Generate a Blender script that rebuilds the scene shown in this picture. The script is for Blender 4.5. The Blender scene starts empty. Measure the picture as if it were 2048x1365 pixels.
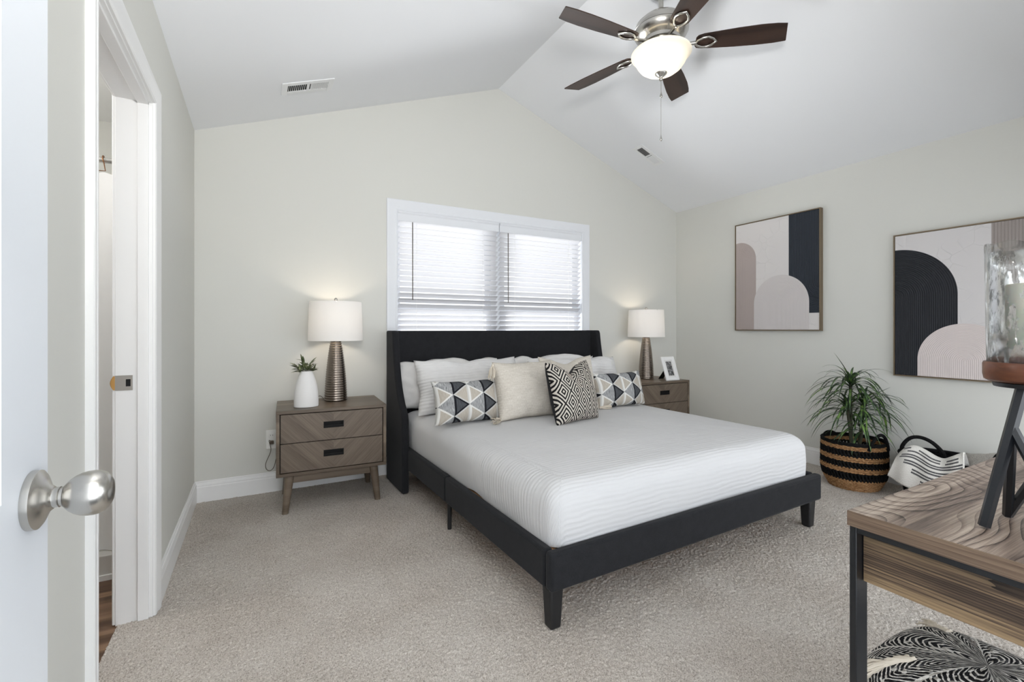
import bpy, bmesh, math, random
import numpy as np
from mathutils import Vector, Matrix, Euler, noise

random.seed(7)
PI = math.pi
scene = bpy.context.scene
COL = scene.collection

# ------------------------------------------------------------------ camera
YAW = 0.5023
CAM = Vector((0.0, 0.0, 1.1404))
cam = bpy.data.cameras.new('camera')
cam.sensor_width = 36.0
cam.lens = 924.3 / 2048 * 36.0
cam.shift_y = -24.5 / 2048
cam.clip_start = 0.02
cam_o = bpy.data.objects.new('camera', cam)
cam_o.location = CAM
cam_o.rotation_euler = (PI / 2, 0, -YAW)
COL.objects.link(cam_o)
scene.camera = cam_o

# ------------------------------------------------------------------ view, world, large lights
vs = scene.view_settings
vs.view_transform = 'Standard'
vs.look = 'None'
vs.gamma = 1.0
vs.use_curve_mapping = False
vs.exposure = 0.52
scene.cycles.use_denoising = True
scene.cycles.max_bounces = 10
scene.cycles.diffuse_bounces = 8
scene.cycles.glossy_bounces = 4
scene.cycles.transmission_bounces = 8
scene.cycles.transparent_max_bounces = 16
scene.cycles.caustics_reflective = False
scene.cycles.caustics_refractive = False
scene.cycles.sample_clamp_indirect = 6.0

world = bpy.data.worlds.new('overcast_sky')
scene.world = world
world.use_nodes = True
wbg = world.node_tree.nodes['Background']
# bright overcast sky: strongest on the sun's side (behind the camera), weaker to the north
_nt = world.node_tree
_tc = _nt.nodes.new('ShaderNodeTexCoord')
_sp = _nt.nodes.new('ShaderNodeSeparateXYZ')
_mr = _nt.nodes.new('ShaderNodeMapRange')
_nt.links.new(_tc.outputs['Generated'], _sp.inputs[0])
_nt.links.new(_sp.outputs[1], _mr.inputs['Value'])
_mr.inputs['From Min'].default_value = -0.5
_mr.inputs['From Max'].default_value = 0.6
_mr.inputs['To Min'].default_value = 2.65
_mr.inputs['To Max'].default_value = 1.25
_nt.links.new(_mr.outputs[0], wbg.inputs['Strength'])
wbg.inputs['Color'].default_value = (0.90, 0.945, 1.0, 1)


def area_light(name, loc, target, sx, sy, power, color=(1, 1, 1)):
    l = bpy.data.lights.new(name, 'AREA')
    l.shape = 'RECTANGLE'
    l.size, l.size_y = sx, sy
    l.energy = power
    l.color = color
    o = bpy.data.objects.new(name, l)
    o.location = loc
    d = Vector(target) - Vector(loc)
    o.rotation_euler = d.to_track_quat('-Z', 'Y').to_euler()
    COL.objects.link(o)
    return o


def point_light(name, loc, power, color, radius):
    l = bpy.data.lights.new(name, 'POINT')
    l.energy = power
    l.color = color
    l.shadow_soft_size = radius
    o = bpy.data.objects.new(name, l)
    o.location = loc
    COL.objects.link(o)
    return o


# added fill light behind the camera, aimed up through the doorway
area_light('added_uplight', (0.0, -0.25, 1.75), (0.3, 0.6, 3.2), 0.6, 0.4, 52, (1.0, 0.985, 0.96))
# added area light outside the back window, aimed up to brighten the ceiling
area_light('added_window_fill', (1.877, 4.5, 0.7), (1.877, 3.65, 1.5), 2.4, 0.8, 140, (0.97, 0.985, 1.0))

# ------------------------------------------------------------------ room numbers
XL, XR, YB, YF = -0.366, 4.105, 3.651, -0.06
EAVE, RIDGE = 2.44, 3.27
XM = (XL + XR) / 2
SLOPE = (RIDGE - EAVE) / (XR - XM)


# ------------------------------------------------------------------ node helpers
class Sock:
    def __init__(self, nt, s):
        self.nt, self.s = nt, s

    def _m(self, op, *others, clamp=False):
        n = self.nt.nodes.new('ShaderNodeMath')
        n.operation = op
        n.use_clamp = clamp
        for i, v in enumerate((self,) + others):
            if isinstance(v, Sock):
                self.nt.links.new(v.s, n.inputs[i])
            else:
                n.inputs[i].default_value = v
        return Sock(self.nt, n.outputs[0])

    def __add__(a, b): return a._m('ADD', b)
    __radd__ = __add__
    def __sub__(a, b): return a._m('SUBTRACT', b)
    def __rsub__(a, b): return a._m('MULTIPLY', -1.0)._m('ADD', b)
    def __mul__(a, b): return a._m('MULTIPLY', b)
    __rmul__ = __mul__
    def __truediv__(a, b): return a._m('DIVIDE', b)
    def lt(a, b): return a._m('LESS_THAN', b)
    def gt(a, b): return a._m('GREATER_THAN', b)
    def fract(a): return a._m('FRACT')
    def floor(a): return a._m('FLOOR')
    def abs(a): return a._m('ABSOLUTE')
    def sin(a): return a._m('SINE')
    def sqrt(a): return a._m('SQRT')
    def pw(a, b): return a._m('POWER', b)
    def max(a, b): return a._m('MAXIMUM', b)
    def min(a, b): return a._m('MINIMUM', b)
    def clamp(a): return a._m('ADD', 0.0, clamp=True)
    def inv(a): return 1.0 - a
    def step(a, e0, e1):
        n = a.nt.nodes.new('ShaderNodeMapRange')
        n.interpolation_type = 'SMOOTHSTEP'
        a.nt.links.new(a.s, n.inputs['Value'])
        n.inputs['From Min'].default_value = e0
        n.inputs['From Max'].default_value = e1
        return Sock(a.nt, n.outputs[0])


class Mat:
    def __init__(self, name, color=(0.8, 0.8, 0.8), rough=0.6, metal=0.0, spec=0.5, **kw):
        self.m = bpy.data.materials.new(name)
        self.m.use_nodes = True
        self.nt = self.m.node_tree
        self.b = self.nt.nodes['Principled BSDF']
        self.out = self.nt.nodes['Material Output']
        self.b.inputs['Base Color'].default_value = (*color, 1)
        self.b.inputs['Roughness'].default_value = rough
        self.b.inputs['Metallic'].default_value = metal
        self.b.inputs['Specular IOR Level'].default_value = spec
        for k, v in kw.items():
            self.b.inputs[k.replace('_', ' ')].default_value = v

    def coord(self, which='Object', scale=None, rot=None):
        tc = self.nt.nodes.new('ShaderNodeTexCoord')
        s = tc.outputs[which]
        if scale is not None or rot is not None:
            mp = self.nt.nodes.new('ShaderNodeMapping')
            if scale is not None: mp.inputs['Scale'].default_value = scale
            if rot is not None: mp.inputs['Rotation'].default_value = rot
            self.nt.links.new(s, mp.inputs['Vector'])
            s = mp.outputs[0]
        return s

    def xyz(self, which='Object'):
        n = self.nt.nodes.new('ShaderNodeSeparateXYZ')
        self.nt.links.new(self.coord(which), n.inputs[0])
        return [Sock(self.nt, n.outputs[i]) for i in range(3)]

    def combine(self, x, y, z=0.0):
        n = self.nt.nodes.new('ShaderNodeCombineXYZ')
        for i, v in enumerate((x, y, z)):
            if isinstance(v, Sock): self.nt.links.new(v.s, n.inputs[i])
            else: n.inputs[i].default_value = v
        return n.outputs[0]

    def noise(self, vec, scale, detail=3, rough=0.5, dist=0.0):
        n = self.nt.nodes.new('ShaderNodeTexNoise')
        n.inputs['Scale'].default_value = scale
        n.inputs['Detail'].default_value = detail
        n.inputs['Roughness'].default_value = rough
        n.inputs['Distortion'].default_value = dist
        self.nt.links.new(vec, n.inputs['Vector'])
        return Sock(self.nt, n.outputs['Fac'])

    def voronoi(self, vec, scale, feature='F1', out='Distance', rand=1.0):
        n = self.nt.nodes.new('ShaderNodeTexVoronoi')
        n.feature = feature
        n.inputs['Scale'].default_value = scale
        n.inputs['Randomness'].default_value = rand
        self.nt.links.new(vec, n.inputs['Vector'])
        return Sock(self.nt, n.outputs[out])

    def ramp(self, fac, stops, interp='LINEAR'):
        n = self.nt.nodes.new('ShaderNodeValToRGB')
        n.color_ramp.interpolation = interp
        el = n.color_ramp.elements
        while len(el) < len(stops): el.new(0.5)
        for e, (p, c) in zip(el, stops):
            e.position = p
            e.color = (*c, 1)
        self.nt.links.new(fac.s, n.inputs[0])
        return n.outputs[0]

    def mix(self, fac, a, b):
        n = self.nt.nodes.new('ShaderNodeMix')
        n.data_type = 'RGBA'
        for key, v in ((0, fac), (6, a), (7, b)):
            if isinstance(v, Sock): self.nt.links.new(v.s, n.inputs[key])
            elif isinstance(v, (tuple, list)): n.inputs[key].default_value = (*v, 1)
            elif isinstance(v, (int, float)): n.inputs[key].default_value = v
            else: self.nt.links.new(v, n.inputs[key])
        return n.outputs[2]

    def color(self, s):
        self.nt.links.new(s, self.b.inputs['Base Color'])
        return self

    def bump(self, h, strength=0.3, dist=0.01):
        n = self.nt.nodes.new('ShaderNodeBump')
        n.inputs['Strength'].default_value = strength
        n.inputs['Distance'].default_value = dist
        self.nt.links.new(h.s, n.inputs['Height'])
        self.nt.links.new(n.outputs[0], self.b.inputs['Normal'])
        return self


def paint(name, c, rough=0.75, grain=0.05):
    m = Mat(name, c, rough, spec=0.25)
    h = m.noise(m.coord('Object'), 260, 3)
    m.bump(h, grain, 0.002)
    return m.m


def wood(name, dark, mid, light, axis=0, scale=1.0, rough=0.45, contrast=1.0, rings=9.0, warp=1.0):
    """long grain along axis (object coordinates, metres)"""
    m = Mat(name, mid, rough, spec=0.4)
    sc = [14.0 * scale] * 3
    sc[axis] = 1.1 * scale
    v = m.coord('Object', scale=tuple(sc))
    big = m.noise(v, 0.42, 2, 0.5, 0.6 * warp)
    rg = ((big * rings * 6.28).sin() * 0.5 + 0.5)
    sc2 = [170.0 * scale] * 3
    sc2[axis] = 4.0 * scale
    v2 = m.coord('Object', scale=tuple(sc2))
    fine = m.noise(v2, 1.0, 4, 0.6)
    f = (rg * 0.55 + fine * 0.55 - 0.05).clamp()
    f = ((f - 0.5) * contrast + 0.5).clamp()
    m.color(m.ramp(f, [(0.12, dark), (0.5, mid), (0.88, light)]))
    m.bump(fine, 0.08, 0.002)
    return m.m


def walnut(name, dark, mid, light, axis, across, along, rings, rough):
    """flowing cathedral grain: contour lines of a stretched noise field, with fine pores"""
    m = Mat(name, mid, rough, spec=0.35)

    def vec(ac, al):
        sc = [ac] * 3
        sc[axis] = al
        return m.coord('Object', scale=tuple(sc))
    big = m.noise(vec(across, along), 1.0, 1, 0.4, 0.3)
    wig = m.noise(vec(40.0, 5.0), 1.0, 2)
    ph = (big * float(rings) + wig * 0.45).fract()
    line = ph.pw(4.0)                                  # latewood: fades in, ends sharply
    amount = m.noise(vec(9.0, 2.0), 1.0, 1).step(0.3, 0.65) * 0.7 + 0.3
    fine = m.noise(vec(240.0, 5.0), 1.0, 4, 0.65)
    tone = m.noise(vec(26.0, 0.9), 1.0, 2)
    f = (line * amount * -0.52 + (fine - 0.5) * 1.0 + (tone - 0.5) * 1.25 + 0.58).clamp()
    m.color(m.ramp(f, [(0.10, dark), (0.50, mid), (0.95, light)]))
    m.bump(fine, 0.06, 0.002)
    return m.m


def metal(name, c, rough, aniso=0.0):
    m = Mat(name, c, rough, 1.0)
    return m.m


# ------------------------------------------------------------------ materials
M = {}
M['wall'] = paint('wall_paint', (0.655, 0.655, 0.618))
M['ceiling'] = paint('ceiling_paint', (0.80, 0.815, 0.84))
M['trim'] = Mat('white_trim', (0.82, 0.82, 0.815), 0.4, spec=0.4).m
M['trim_cool'] = Mat('white_window_trim', (0.76, 0.78, 0.815), 0.4, spec=0.4).m
M['door'] = Mat('white_door_paint', (0.76, 0.79, 0.83), 0.42, spec=0.4).m
M['plastic'] = Mat('white_plastic', (0.85, 0.85, 0.83), 0.35).m
M['black'] = Mat('black_paint', (0.005, 0.005, 0.005), 0.6, spec=0.2).m
M['black_metal'] = Mat('black_metal', (0.006, 0.007, 0.009), 0.30, 0.0, 0.5).m
M['black_leg'] = Mat('black_leg', (0.008, 0.008, 0.009), 0.5).m
M['nickel'] = metal('brushed_nickel', (0.52, 0.505, 0.475), 0.27)
M['nickel_rod'] = metal('satin_nickel', (0.62, 0.62, 0.60), 0.3)
M['copper'] = metal('copper_hook', (0.28, 0.13, 0.06), 0.4)
M['strike'] = metal('steel_plate', (0.50, 0.48, 0.45), 0.35)
M['brass'] = metal('worn_brass', (0.62, 0.36, 0.13), 0.4)
M['dark'] = Mat('dark_gap', (0.01, 0.01, 0.01), 0.9).m
M['vent'] = Mat('vent_white', (0.80, 0.81, 0.82), 0.45).m


def mk_fabric(name, c, c2, scale=520, bump=0.35, rough=0.9):
    m = Mat(name, c, rough, spec=0.08)
    v = m.coord('Object')
    f = m.noise(v, scale, 2, 0.7)
    g = m.noise(v, 30, 3)
    m.color(m.ramp((f * 0.8 + g * 0.25).clamp(), [(0.25, c), (0.75, c2)]))
    m.bump(f, bump, 0.002)
    m.b.inputs['Sheen Weight'].default_value = 0.06
    m.b.inputs['Sheen Roughness'].default_value = 0.5
    return m.m


M['upholstery'] = mk_fabric('charcoal_upholstery', (0.0090, 0.0094, 0.0105), (0.0248, 0.0255, 0.0285))
M['sheet'] = mk_fabric('white_cotton', (0.66, 0.65, 0.64), (0.74, 0.73, 0.72), 300, 0.15)
M['beige'] = None


def mk_bedspread():
    m = Mat('white_ribbed_bedspread', (0.60, 0.60, 0.605), 0.85, spec=0.2)
    u, v, _ = m.xyz('UV')
    vec = m.combine(u, v, 0.0)
    d = m.noise(vec, 2.2, 3, 0.5)
    d2 = m.noise(m.combine(u * 2.2, v * 9.0), 3.0, 2)
    ph = v * (2 * PI / 0.0225) + d * 15.0 + d2 * 5.0
    rib = ph.sin() * 0.5 + 0.5
    amt = m.noise(vec, 3.0, 2)
    amt = m.noise(m.combine(u * 3.0, v * 16.0), 1.0, 2).step(0.3, 0.7) * 0.75 + 0.25
    amt = amt * (v.step(0.35, 1.5) * -0.75 + 1.0)
    fine = m.noise(vec, 240, 2)
    soft = m.noise(vec, 5.0, 2)
    m.bump(rib * amt * 0.50 + fine * 0.05 + soft * 1.3, 0.62, 0.0045)
    return m.m


M['bedspread'] = mk_bedspread()


def mk_sham():
    m = Mat('white_ribbed_sham', (0.68, 0.675, 0.67), 0.85, spec=0.2)
    u, v, _ = m.xyz('UV')
    vec = m.combine(u, v, 0.0)
    d = m.noise(vec, 3.0, 2)
    rib = (v * (2 * PI / 0.022) + d * 7.0).sin() * 0.5 + 0.5
    m.bump(rib, 0.5, 0.005)
    return m.m


M['sham'] = mk_sham()


def mk_linen():
    m = Mat('oatmeal_woven_linen', (0.5, 0.46, 0.40), 0.95, spec=0.15)
    u, v, _ = m.xyz('UV')
    a = m.noise(m.combine(u * 14.0, v * 190.0), 1.0, 3, 0.7)
    b = m.noise(m.combine(u * 240.0, v * 60.0), 1.0, 2, 0.7)
    f = a * 0.6 + b * 0.5
    m.color(m.ramp(f, [(0.3, (0.42, 0.38, 0.325)), (0.55, (0.56, 0.52, 0.46)), (0.75, (0.68, 0.65, 0.59))]))
    m.bump(f, 0.5, 0.004)
    return m.m


M['beige'] = mk_linen()
M['tassel'] = Mat('cream_cotton_tassel', (0.62, 0.56, 0.47), 0.95, spec=0.1).m


def mk_triangles():
    m = Mat('grey_triangle_weave', (0.5, 0.5, 0.5), 0.95, spec=0.15)
    u, v, _ = m.xyz('UV')
    wob = (m.noise(m.combine(u * 6, v * 6), 1.0, 1) - 0.5) * 0.06
    a = u / 0.103 + 0.25 + wob
    c = a.floor()
    f = a.fract()
    par = (c * 0.5).fract().gt(0.25)          # 0 / 1 alternating columns
    w = v / 0.135 + par * 0.5 + 0.22
    d = (w.fract() - 0.5).abs()
    e = f.inv() * 0.5 - d                      # >0 inside the right-pointing triangle
    right = e.gt(0.0)
    edge_r = e.lt(0.085).max(f.lt(0.13))
    edge_l = (e * -1.0).lt(0.075).max(f.gt(0.91))
    marl = m.noise(m.combine(u * 420, v * 30), 1.0, 3, 0.7)
    marl_c = m.ramp(marl, [(0.35, (0.10, 0.105, 0.11)), (0.5, (0.28, 0.285, 0.29)), (0.68, (0.55, 0.55, 0.54))])
    taupe = m.ramp(marl, [(0.3, (0.34, 0.305, 0.26)), (0.7, (0.50, 0.46, 0.40))])
    char = m.ramp(marl, [(0.3, (0.03, 0.032, 0.036)), (0.7, (0.10, 0.105, 0.115))])
    white = (0.66, 0.655, 0.63)
    blk = (0.012, 0.012, 0.015)
    lgrey = (0.50, 0.50, 0.48)
    A = m.mix(right, marl_c, m.mix(edge_r, taupe, white))
    B = m.mix(right, m.mix(edge_l, taupe, lgrey), m.mix(edge_r, char, blk))
    m.color(m.mix(par, A, B))
    m.bump(marl, 0.4, 0.003)
    return m.m


M['triangles'] = mk_triangles()


def mk_diamond():
    m = Mat('black_cream_diamond_weave', (0.5, 0.5, 0.5), 0.95, spec=0.15)
    u, v, _ = m.xyz('UV')
    a, b = u / 0.100, v / 0.148
    p = (a + b).fract() - 0.5
    q = (a - b).fract() - 0.5
    r = p.abs().max(q.abs()) * 2.0
    s = (r * 2.6 + 0.65).fract()
    white = s.gt(0.5)
    thread = m.noise(m.combine(u * 380, v * 380), 1.0, 1)
    cr = m.ramp(thread, [(0.3, (0.42, 0.38, 0.33)), (0.7, (0.66, 0.62, 0.56))])
    m.color(m.mix(white, (0.012, 0.011, 0.012), cr))
    m.bump(thread + white * 0.5, 0.35, 0.003)
    return m.m


M['diamond'] = mk_diamond()
M['black_cloth'] = mk_fabric('black_cloth', (0.008, 0.008, 0.010), (0.02, 0.02, 0.022))

M['night_wood'] = wood('taupe_oak', (0.0722, 0.0525, 0.0361), (0.1353, 0.1017, 0.0722), (0.2050, 0.1599, 0.1189), 0, 1.0, 0.38, 0.8, 3)


def mk_chevron():
    m = Mat('chevron_oak_veneer', (0.15, 0.12, 0.1), 0.42, spec=0.4)
    x, y, z = m.xyz('Object')
    ax = x.abs()
    t = (z * 0.7071 - ax * 0.7071)      # V-shaped boards: constant along 45 degree lines rising outwards
    s = (z * 0.7071 + ax * 0.7071)
    side = x.gt(0.0) * 7.3
    fine = m.noise(m.combine(t * 150.0 + side, s * 5.0), 1.0, 4, 0.6)
    board = m.noise(m.combine((t / 0.055).floor() * 3.7 + side, 0.0), 1.0, 0)
    band = m.noise(m.combine(t * 26.0 + side, s * 2.2), 1.0, 2, 0.5, 0.5)
    f = (fine * 0.5 + band * 0.4 + board * 0.25).clamp()
    m.color(m.ramp(f, [(0.3, (0.0508, 0.0369, 0.0271)), (0.55, (0.1148, 0.0869, 0.0640)), (0.8, (0.1927, 0.1517, 0.1148))]))
    m.bump(fine, 0.08, 0.002)
    return m.m


M['chevron'] = mk_chevron()
M['walnut_x'] = walnut('walnut_top', (0.030, 0.020, 0.016), (0.185, 0.140, 0.110), (0.42, 0.35, 0.285), 0, 4.2, 1.25, 36, 0.36)
M['walnut_y'] = walnut('walnut_edge', (0.010, 0.0065, 0.005), (0.072, 0.048, 0.033), (0.32, 0.225, 0.125), 1, 8.0, 0.28, 30, 0.42)
M['walnut_band'] = walnut('walnut_band', (0.030, 0.019, 0.013), (0.095, 0.063, 0.044), (0.19, 0.135, 0.092), 1, 16.0, 0.22, 20, 0.42)
M['fan_blade'] = wood('dark_walnut_blade', (0.012, 0.0058, 0.0042), (0.030, 0.0145, 0.0098), (0.048, 0.025, 0.0175), 0, 1.0, 0.42, 0.8, 3)
M['tray_wood'] = wood('red_brown_wood', (0.055, 0.018, 0.009), (0.135, 0.050, 0.025), (0.21, 0.085, 0.045), 1, 1.0, 0.3, 0.9, 3)
M['slat_wood'] = Mat('pale_plywood', (0.55, 0.33, 0.17), 0.6).m


def mk_carpet():
    m = Mat('beige_frieze_carpet', (0.4, 0.36, 0.32), 1.0, spec=0.05)
    v = m.coord('Object')
    f = m.noise(v, 210, 3, 0.7)
    g = m.noise(v, 110, 2, 0.6)
    big = m.noise(v, 2.6, 3, 0.55)
    tone = m.noise(v, 60, 1)
    c1 = m.ramp((f * 0.85 + g * 0.22 - 0.015).clamp(), [(0.33, (0.1767, 0.1488, 0.1256)), (0.50, (0.4650, 0.4185, 0.3720)), (0.70, (0.6882, 0.6417, 0.5859))])
    c2 = m.ramp((f * 0.85 + g * 0.22 - 0.015).clamp(), [(0.33, (0.2511, 0.2185, 0.1906)), (0.50, (0.5208, 0.4790, 0.4325)), (0.70, (0.7347, 0.6929, 0.6417))])
    m.color(m.mix(big.step(0.35, 0.65), c1, c2))
    m.bump(f, 0.5, 0.004)
    return m.m


M['carpet'] = mk_carpet()
M['vinyl'] = wood('vinyl_plank', (0.07, 0.036, 0.020), (0.165, 0.092, 0.052), (0.28, 0.175, 0.105), 0, 0.9, 0.35, 1.2, 4)


def mk_translucent(name, c, trans=0.6, rough=0.6, emit=0.0):
    m = Mat(name, c, rough)
    nt = m.nt
    d = nt.nodes.new('ShaderNodeBsdfDiffuse')
    d.inputs[0].default_value = (*c, 1)
    t = nt.nodes.new('ShaderNodeBsdfTranslucent')
    t.inputs[0].default_value = (*c, 1)
    mx = nt.nodes.new('ShaderNodeMixShader')
    mx.inputs[0].default_value = trans
    nt.links.new(d.outputs[0], mx.inputs[1])
    nt.links.new(t.outputs[0], mx.inputs[2])
    nt.links.new(mx.outputs[0], m.out.inputs['Surface'])
    return m.m


M['shade'] = mk_translucent('linen_lamp_shade', (0.80, 0.79, 0.775), 0.13)
M['bowl'] = mk_translucent('frosted_glass_bowl', (0.86, 0.82, 0.72), 0.07)
M['slat'] = mk_translucent('white_blind_slat', (0.66, 0.66, 0.675), 0.01)
M['curtain'] = mk_translucent('white_shower_curtain', (0.86, 0.86, 0.86), 0.3)


def mk_pane(name, tint=(1, 1, 1), fac=0.06, rough=0.02):
    m = Mat(name, tint, rough)
    nt = m.nt
    g = nt.nodes.new('ShaderNodeBsdfGlossy')
    g.inputs['Roughness'].default_value = rough
    t = nt.nodes.new('ShaderNodeBsdfTransparent')
    t.inputs[0].default_value = (*tint, 1)
    lw = nt.nodes.new('ShaderNodeLayerWeight')
    lw.inputs[0].default_value = 0.35
    mx = nt.nodes.new('ShaderNodeMixShader')
    mul = Sock(nt, lw.outputs['Fresnel']) * 0.45 + fac
    nt.links.new(mul.clamp().s, mx.inputs[0])
    nt.links.new(t.outputs[0], mx.inputs[1])
    nt.links.new(g.outputs[0], mx.inputs[2])
    nt.links.new(mx.outputs[0], m.out.inputs['Surface'])
    return m


M['pane'] = mk_pane('window_glass').m


def mk_mercury():
    m = mk_pane('flecked_mercury_glass', (0.975, 0.98, 0.975), 0.03, 0.06)
    nt = m.nt
    mx = [n for n in nt.nodes if n.type == 'MIX_SHADER'][0]
    x, y, z = m.xyz('Object')
    vec = m.combine(x * 60.0, y * 60.0, z * 26.0)
    f = m.noise(vec, 1.0, 4, 0.7)
    big = m.noise(m.combine(x * 14.0, y * 14.0, z * 5.0), 1.0, 2)
    rim = z.step(0.19, 0.262)
    k = (f * 0.75 + big * 0.45 + rim * 0.10).step(0.69, 0.74) * 0.8
    silver = nt.nodes.new('ShaderNodeBsdfGlossy')
    silver.inputs[0].default_value = (0.72, 0.72, 0.72, 1)
    silver.inputs['Roughness'].default_value = 0.22
    mx2 = nt.nodes.new('ShaderNodeMixShader')
    nt.links.new(k.s, mx2.inputs[0])
    nt.links.new(mx.outputs[0], mx2.inputs[1])
    nt.links.new(silver.outputs[0], mx2.inputs[2])
    nt.links.new(mx2.outputs[0], m.out.inputs['Surface'])
    return m.m


M['mercury'] = mk_mercury()
M['wax'] = Mat('ivory_wax', (0.74, 0.76, 0.67), 0.45, Subsurface_Weight=0.3, Subsurface_Scale=0.02).m
M['ceramic'] = Mat('white_ceramic', (0.74, 0.73, 0.72), 0.55).m
M['leaf'] = None


def mk_leaf(name, dark, mid, light):
    m = Mat(name, mid, 0.42, spec=0.45)
    v = m.coord('Object')
    f = m.noise(v, 17, 2, 0.6)
    u, w, _ = m.xyz('UV')
    stripe = (u - 0.5).abs().lt(0.13) * 0.12
    m.color(m.ramp((f + stripe).clamp(), [(0.38, dark), (0.56, mid), (0.74, light)]))
    return m.m


M['leaf'] = mk_leaf('dracaena_leaf', (0.012, 0.026, 0.012), (0.034, 0.072, 0.026), (0.17, 0.29, 0.06))
M['sprig'] = mk_leaf('sprig_leaf', (0.03, 0.045, 0.018), (0.10, 0.13, 0.05), (0.42, 0.42, 0.26))
M['stem'] = Mat('plant_stem', (0.045, 0.048, 0.026), 0.7).m
M['soil'] = Mat('dark_soil', (0.02, 0.014, 0.010), 0.95).m


def mk_weave(name, dark, mid, light, stripes=None):
    m = Mat(name, mid, 0.75, spec=0.3)
    u, v, _ = m.xyz('UV')          # u around (metres), v up (metres)
    f = m.noise(m.combine(u * 38.0, v * 170.0), 1.0, 3, 0.7)
    col = m.ramp(f, [(0.32, dark), (0.52, mid), (0.72, light)])
    m.color(col)
    m.bump(f, 0.6, 0.006)
    return m.m


M['seagrass'] = mk_weave('seagrass_weave', (0.10, 0.045, 0.016), (0.30, 0.165, 0.075), (0.52, 0.33, 0.17))
M['black_weave'] = mk_weave('black_weave', (0.004, 0.004, 0.004), (0.012, 0.012, 0.013), (0.045, 0.046, 0.05))


def mk_throw():
    m = Mat('cream_throw_with_grey_dashes', (0.7, 0.68, 0.64), 0.95, spec=0.1)
    u, v, _ = m.xyz('UV')
    acc = None
    for vc, lo, hi in ((0.735, 0.10, 0.20), (0.715, 0.30, 0.60), (0.70, 0.70, 0.90), (0.655, 0.17, 0.60), (0.64, 0.68, 0.90), (0.575, 0.10, 0.97), (0.525, 0.08, 0.97), (0.445, 0.17, 0.86), (0.395, 0.17, 0.84), (0.315, 0.30, 0.80), (0.265, 0.30, 0.74), (0.185, 0.44, 0.82), (0.135, 0.44, 0.78)):
        t = (v - vc).abs().lt(0.0155) * u.gt(lo) * u.lt(hi)
        acc = t if acc is None else acc.max(t)
    th = m.noise(m.combine(u * 150.0, v * 60.0), 1.0, 2, 0.7)
    k = acc * th.gt(0.36)
    cream = m.ramp(th, [(0.3, (0.56, 0.54, 0.50)), (0.7, (0.76, 0.74, 0.70))])
    m.color(m.mix(k, cream, (0.085, 0.085, 0.088)))
    rows = (v * 2 * PI * 52.0).sin()
    m.bump(th + rows * 0.3, 0.5, 0.004)
    return m.m


M['throw'] = mk_throw()


def mk_pouf():
    m = Mat('black_cream_chunky_knit', (0.4, 0.4, 0.4), 0.95, spec=0.1)
    u, v, _ = m.xyz('UV')
    # chevron fans of cream yarn over black loops
    seg = 0.15
    a = (u / seg).fract() - 0.5
    t = v + a.abs() * 0.13
    wob = (m.noise(m.combine(u * 25, v * 25), 1.0, 2) - 0.5) * 0.030
    yarn = ((t + wob) / 0.021).fract()
    cream = (yarn - 0.5).abs().lt(0.17)
    spine = a.abs().lt(0.05)
    loops = m.voronoi(m.combine(u, v), 58.0)
    col_l = m.voronoi(m.combine(u, v), 58.0, out='Color')
    dark = m.ramp(col_l, [(0.3, (0.012, 0.012, 0.013)), (0.62, (0.05, 0.05, 0.052)), (0.80, (0.50, 0.48, 0.44))], 'CONSTANT')
    f = m.noise(m.combine(u * 300, v * 300), 1.0, 2)
    cr = m.ramp(f, [(0.3, (0.50, 0.475, 0.43)), (0.7, (0.74, 0.715, 0.67))])
    k = cream.max(spine)
    m.color(m.mix(k, dark, cr))
    m.bump(loops.inv() * 0.9 + k * 0.35, 0.9, 0.012)
    return m.m


M['pouf'] = mk_pouf()


def art_common(name):
    m = Mat(name, (0.7, 0.7, 0.7), 0.7, spec=0.25)
    s, t, _ = m.xyz('UV')          # 0..1 across, 0..1 up
    X = s * 0.779
    Y = t * 1.021
    base = m.noise(m.combine(X, Y), 14.0, 3, 0.6)
    cr = m.voronoi(m.combine(X + base * 0.03, Y + base * 0.03), 11.0, 'DISTANCE_TO_EDGE')
    part = m.noise(m.combine(X, Y), 5.0, 1)
    crack = (cr.step(0.0, 0.03)).inv() * part.step(0.45, 0.6)
    return m, X, Y, base, crack


def arch_field(X, Y, cx, cy):
    """distance-like ring coordinate: circles above cy, straight verticals below"""
    dx = X - cx
    dy = (Y - cy).max(0.0)
    return (dx * dx + dy * dy).sqrt()


def mk_art_a():
    m, X, Y, base, crack = art_common('abstract_arches_left')
    rib = 2 * PI / 0.0100
    W, H = 0.779, 1.021
    # left taupe arch
    r1 = arch_field(X, Y, 0.045, 0.82 * H - 0.165)
    in1 = r1.lt(0.170)
    # dark block, straight above, curving round at the bottom right
    cy = 0.40 * H
    dxr = W - X
    below = (cy - Y).max(0.0)
    r3 = (dxr * dxr + below * below).sqrt()
    in3 = X.gt(0.665 * W) * Y.gt(0.148 * H)
    # centre pale arch
    r2 = arch_field(X, Y, 0.567 * W, 0.485 * H - 0.247)
    in2 = r2.lt(0.247)
    h1, h2, h3 = (r1 * rib).sin(), (r2 * rib).sin(), (r3 * (2 * PI / 0.0135)).sin()
    c = m.mix(in1, (0.66, 0.635, 0.625), (0.41, 0.35, 0.33))
    c = m.mix(in3, c, (0.026, 0.032, 0.042))
    c = m.mix(in2, c, (0.60, 0.565, 0.56))
    m.color(c)
    n1 = in1 * in2.inv() * in3.inv()
    n3 = in3 * in2.inv()
    bg = in1.inv() * in2.inv() * in3.inv()
    h = h1 * n1 * 0.25 + h2 * in2 * 0.16 + h3 * n3 * 0.6 + bg * (crack * -0.6 + base * 0.3) + (in1 + in2 + in3) * 0.5
    m.bump(h, 0.6, 0.004)
    return m.m


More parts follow.
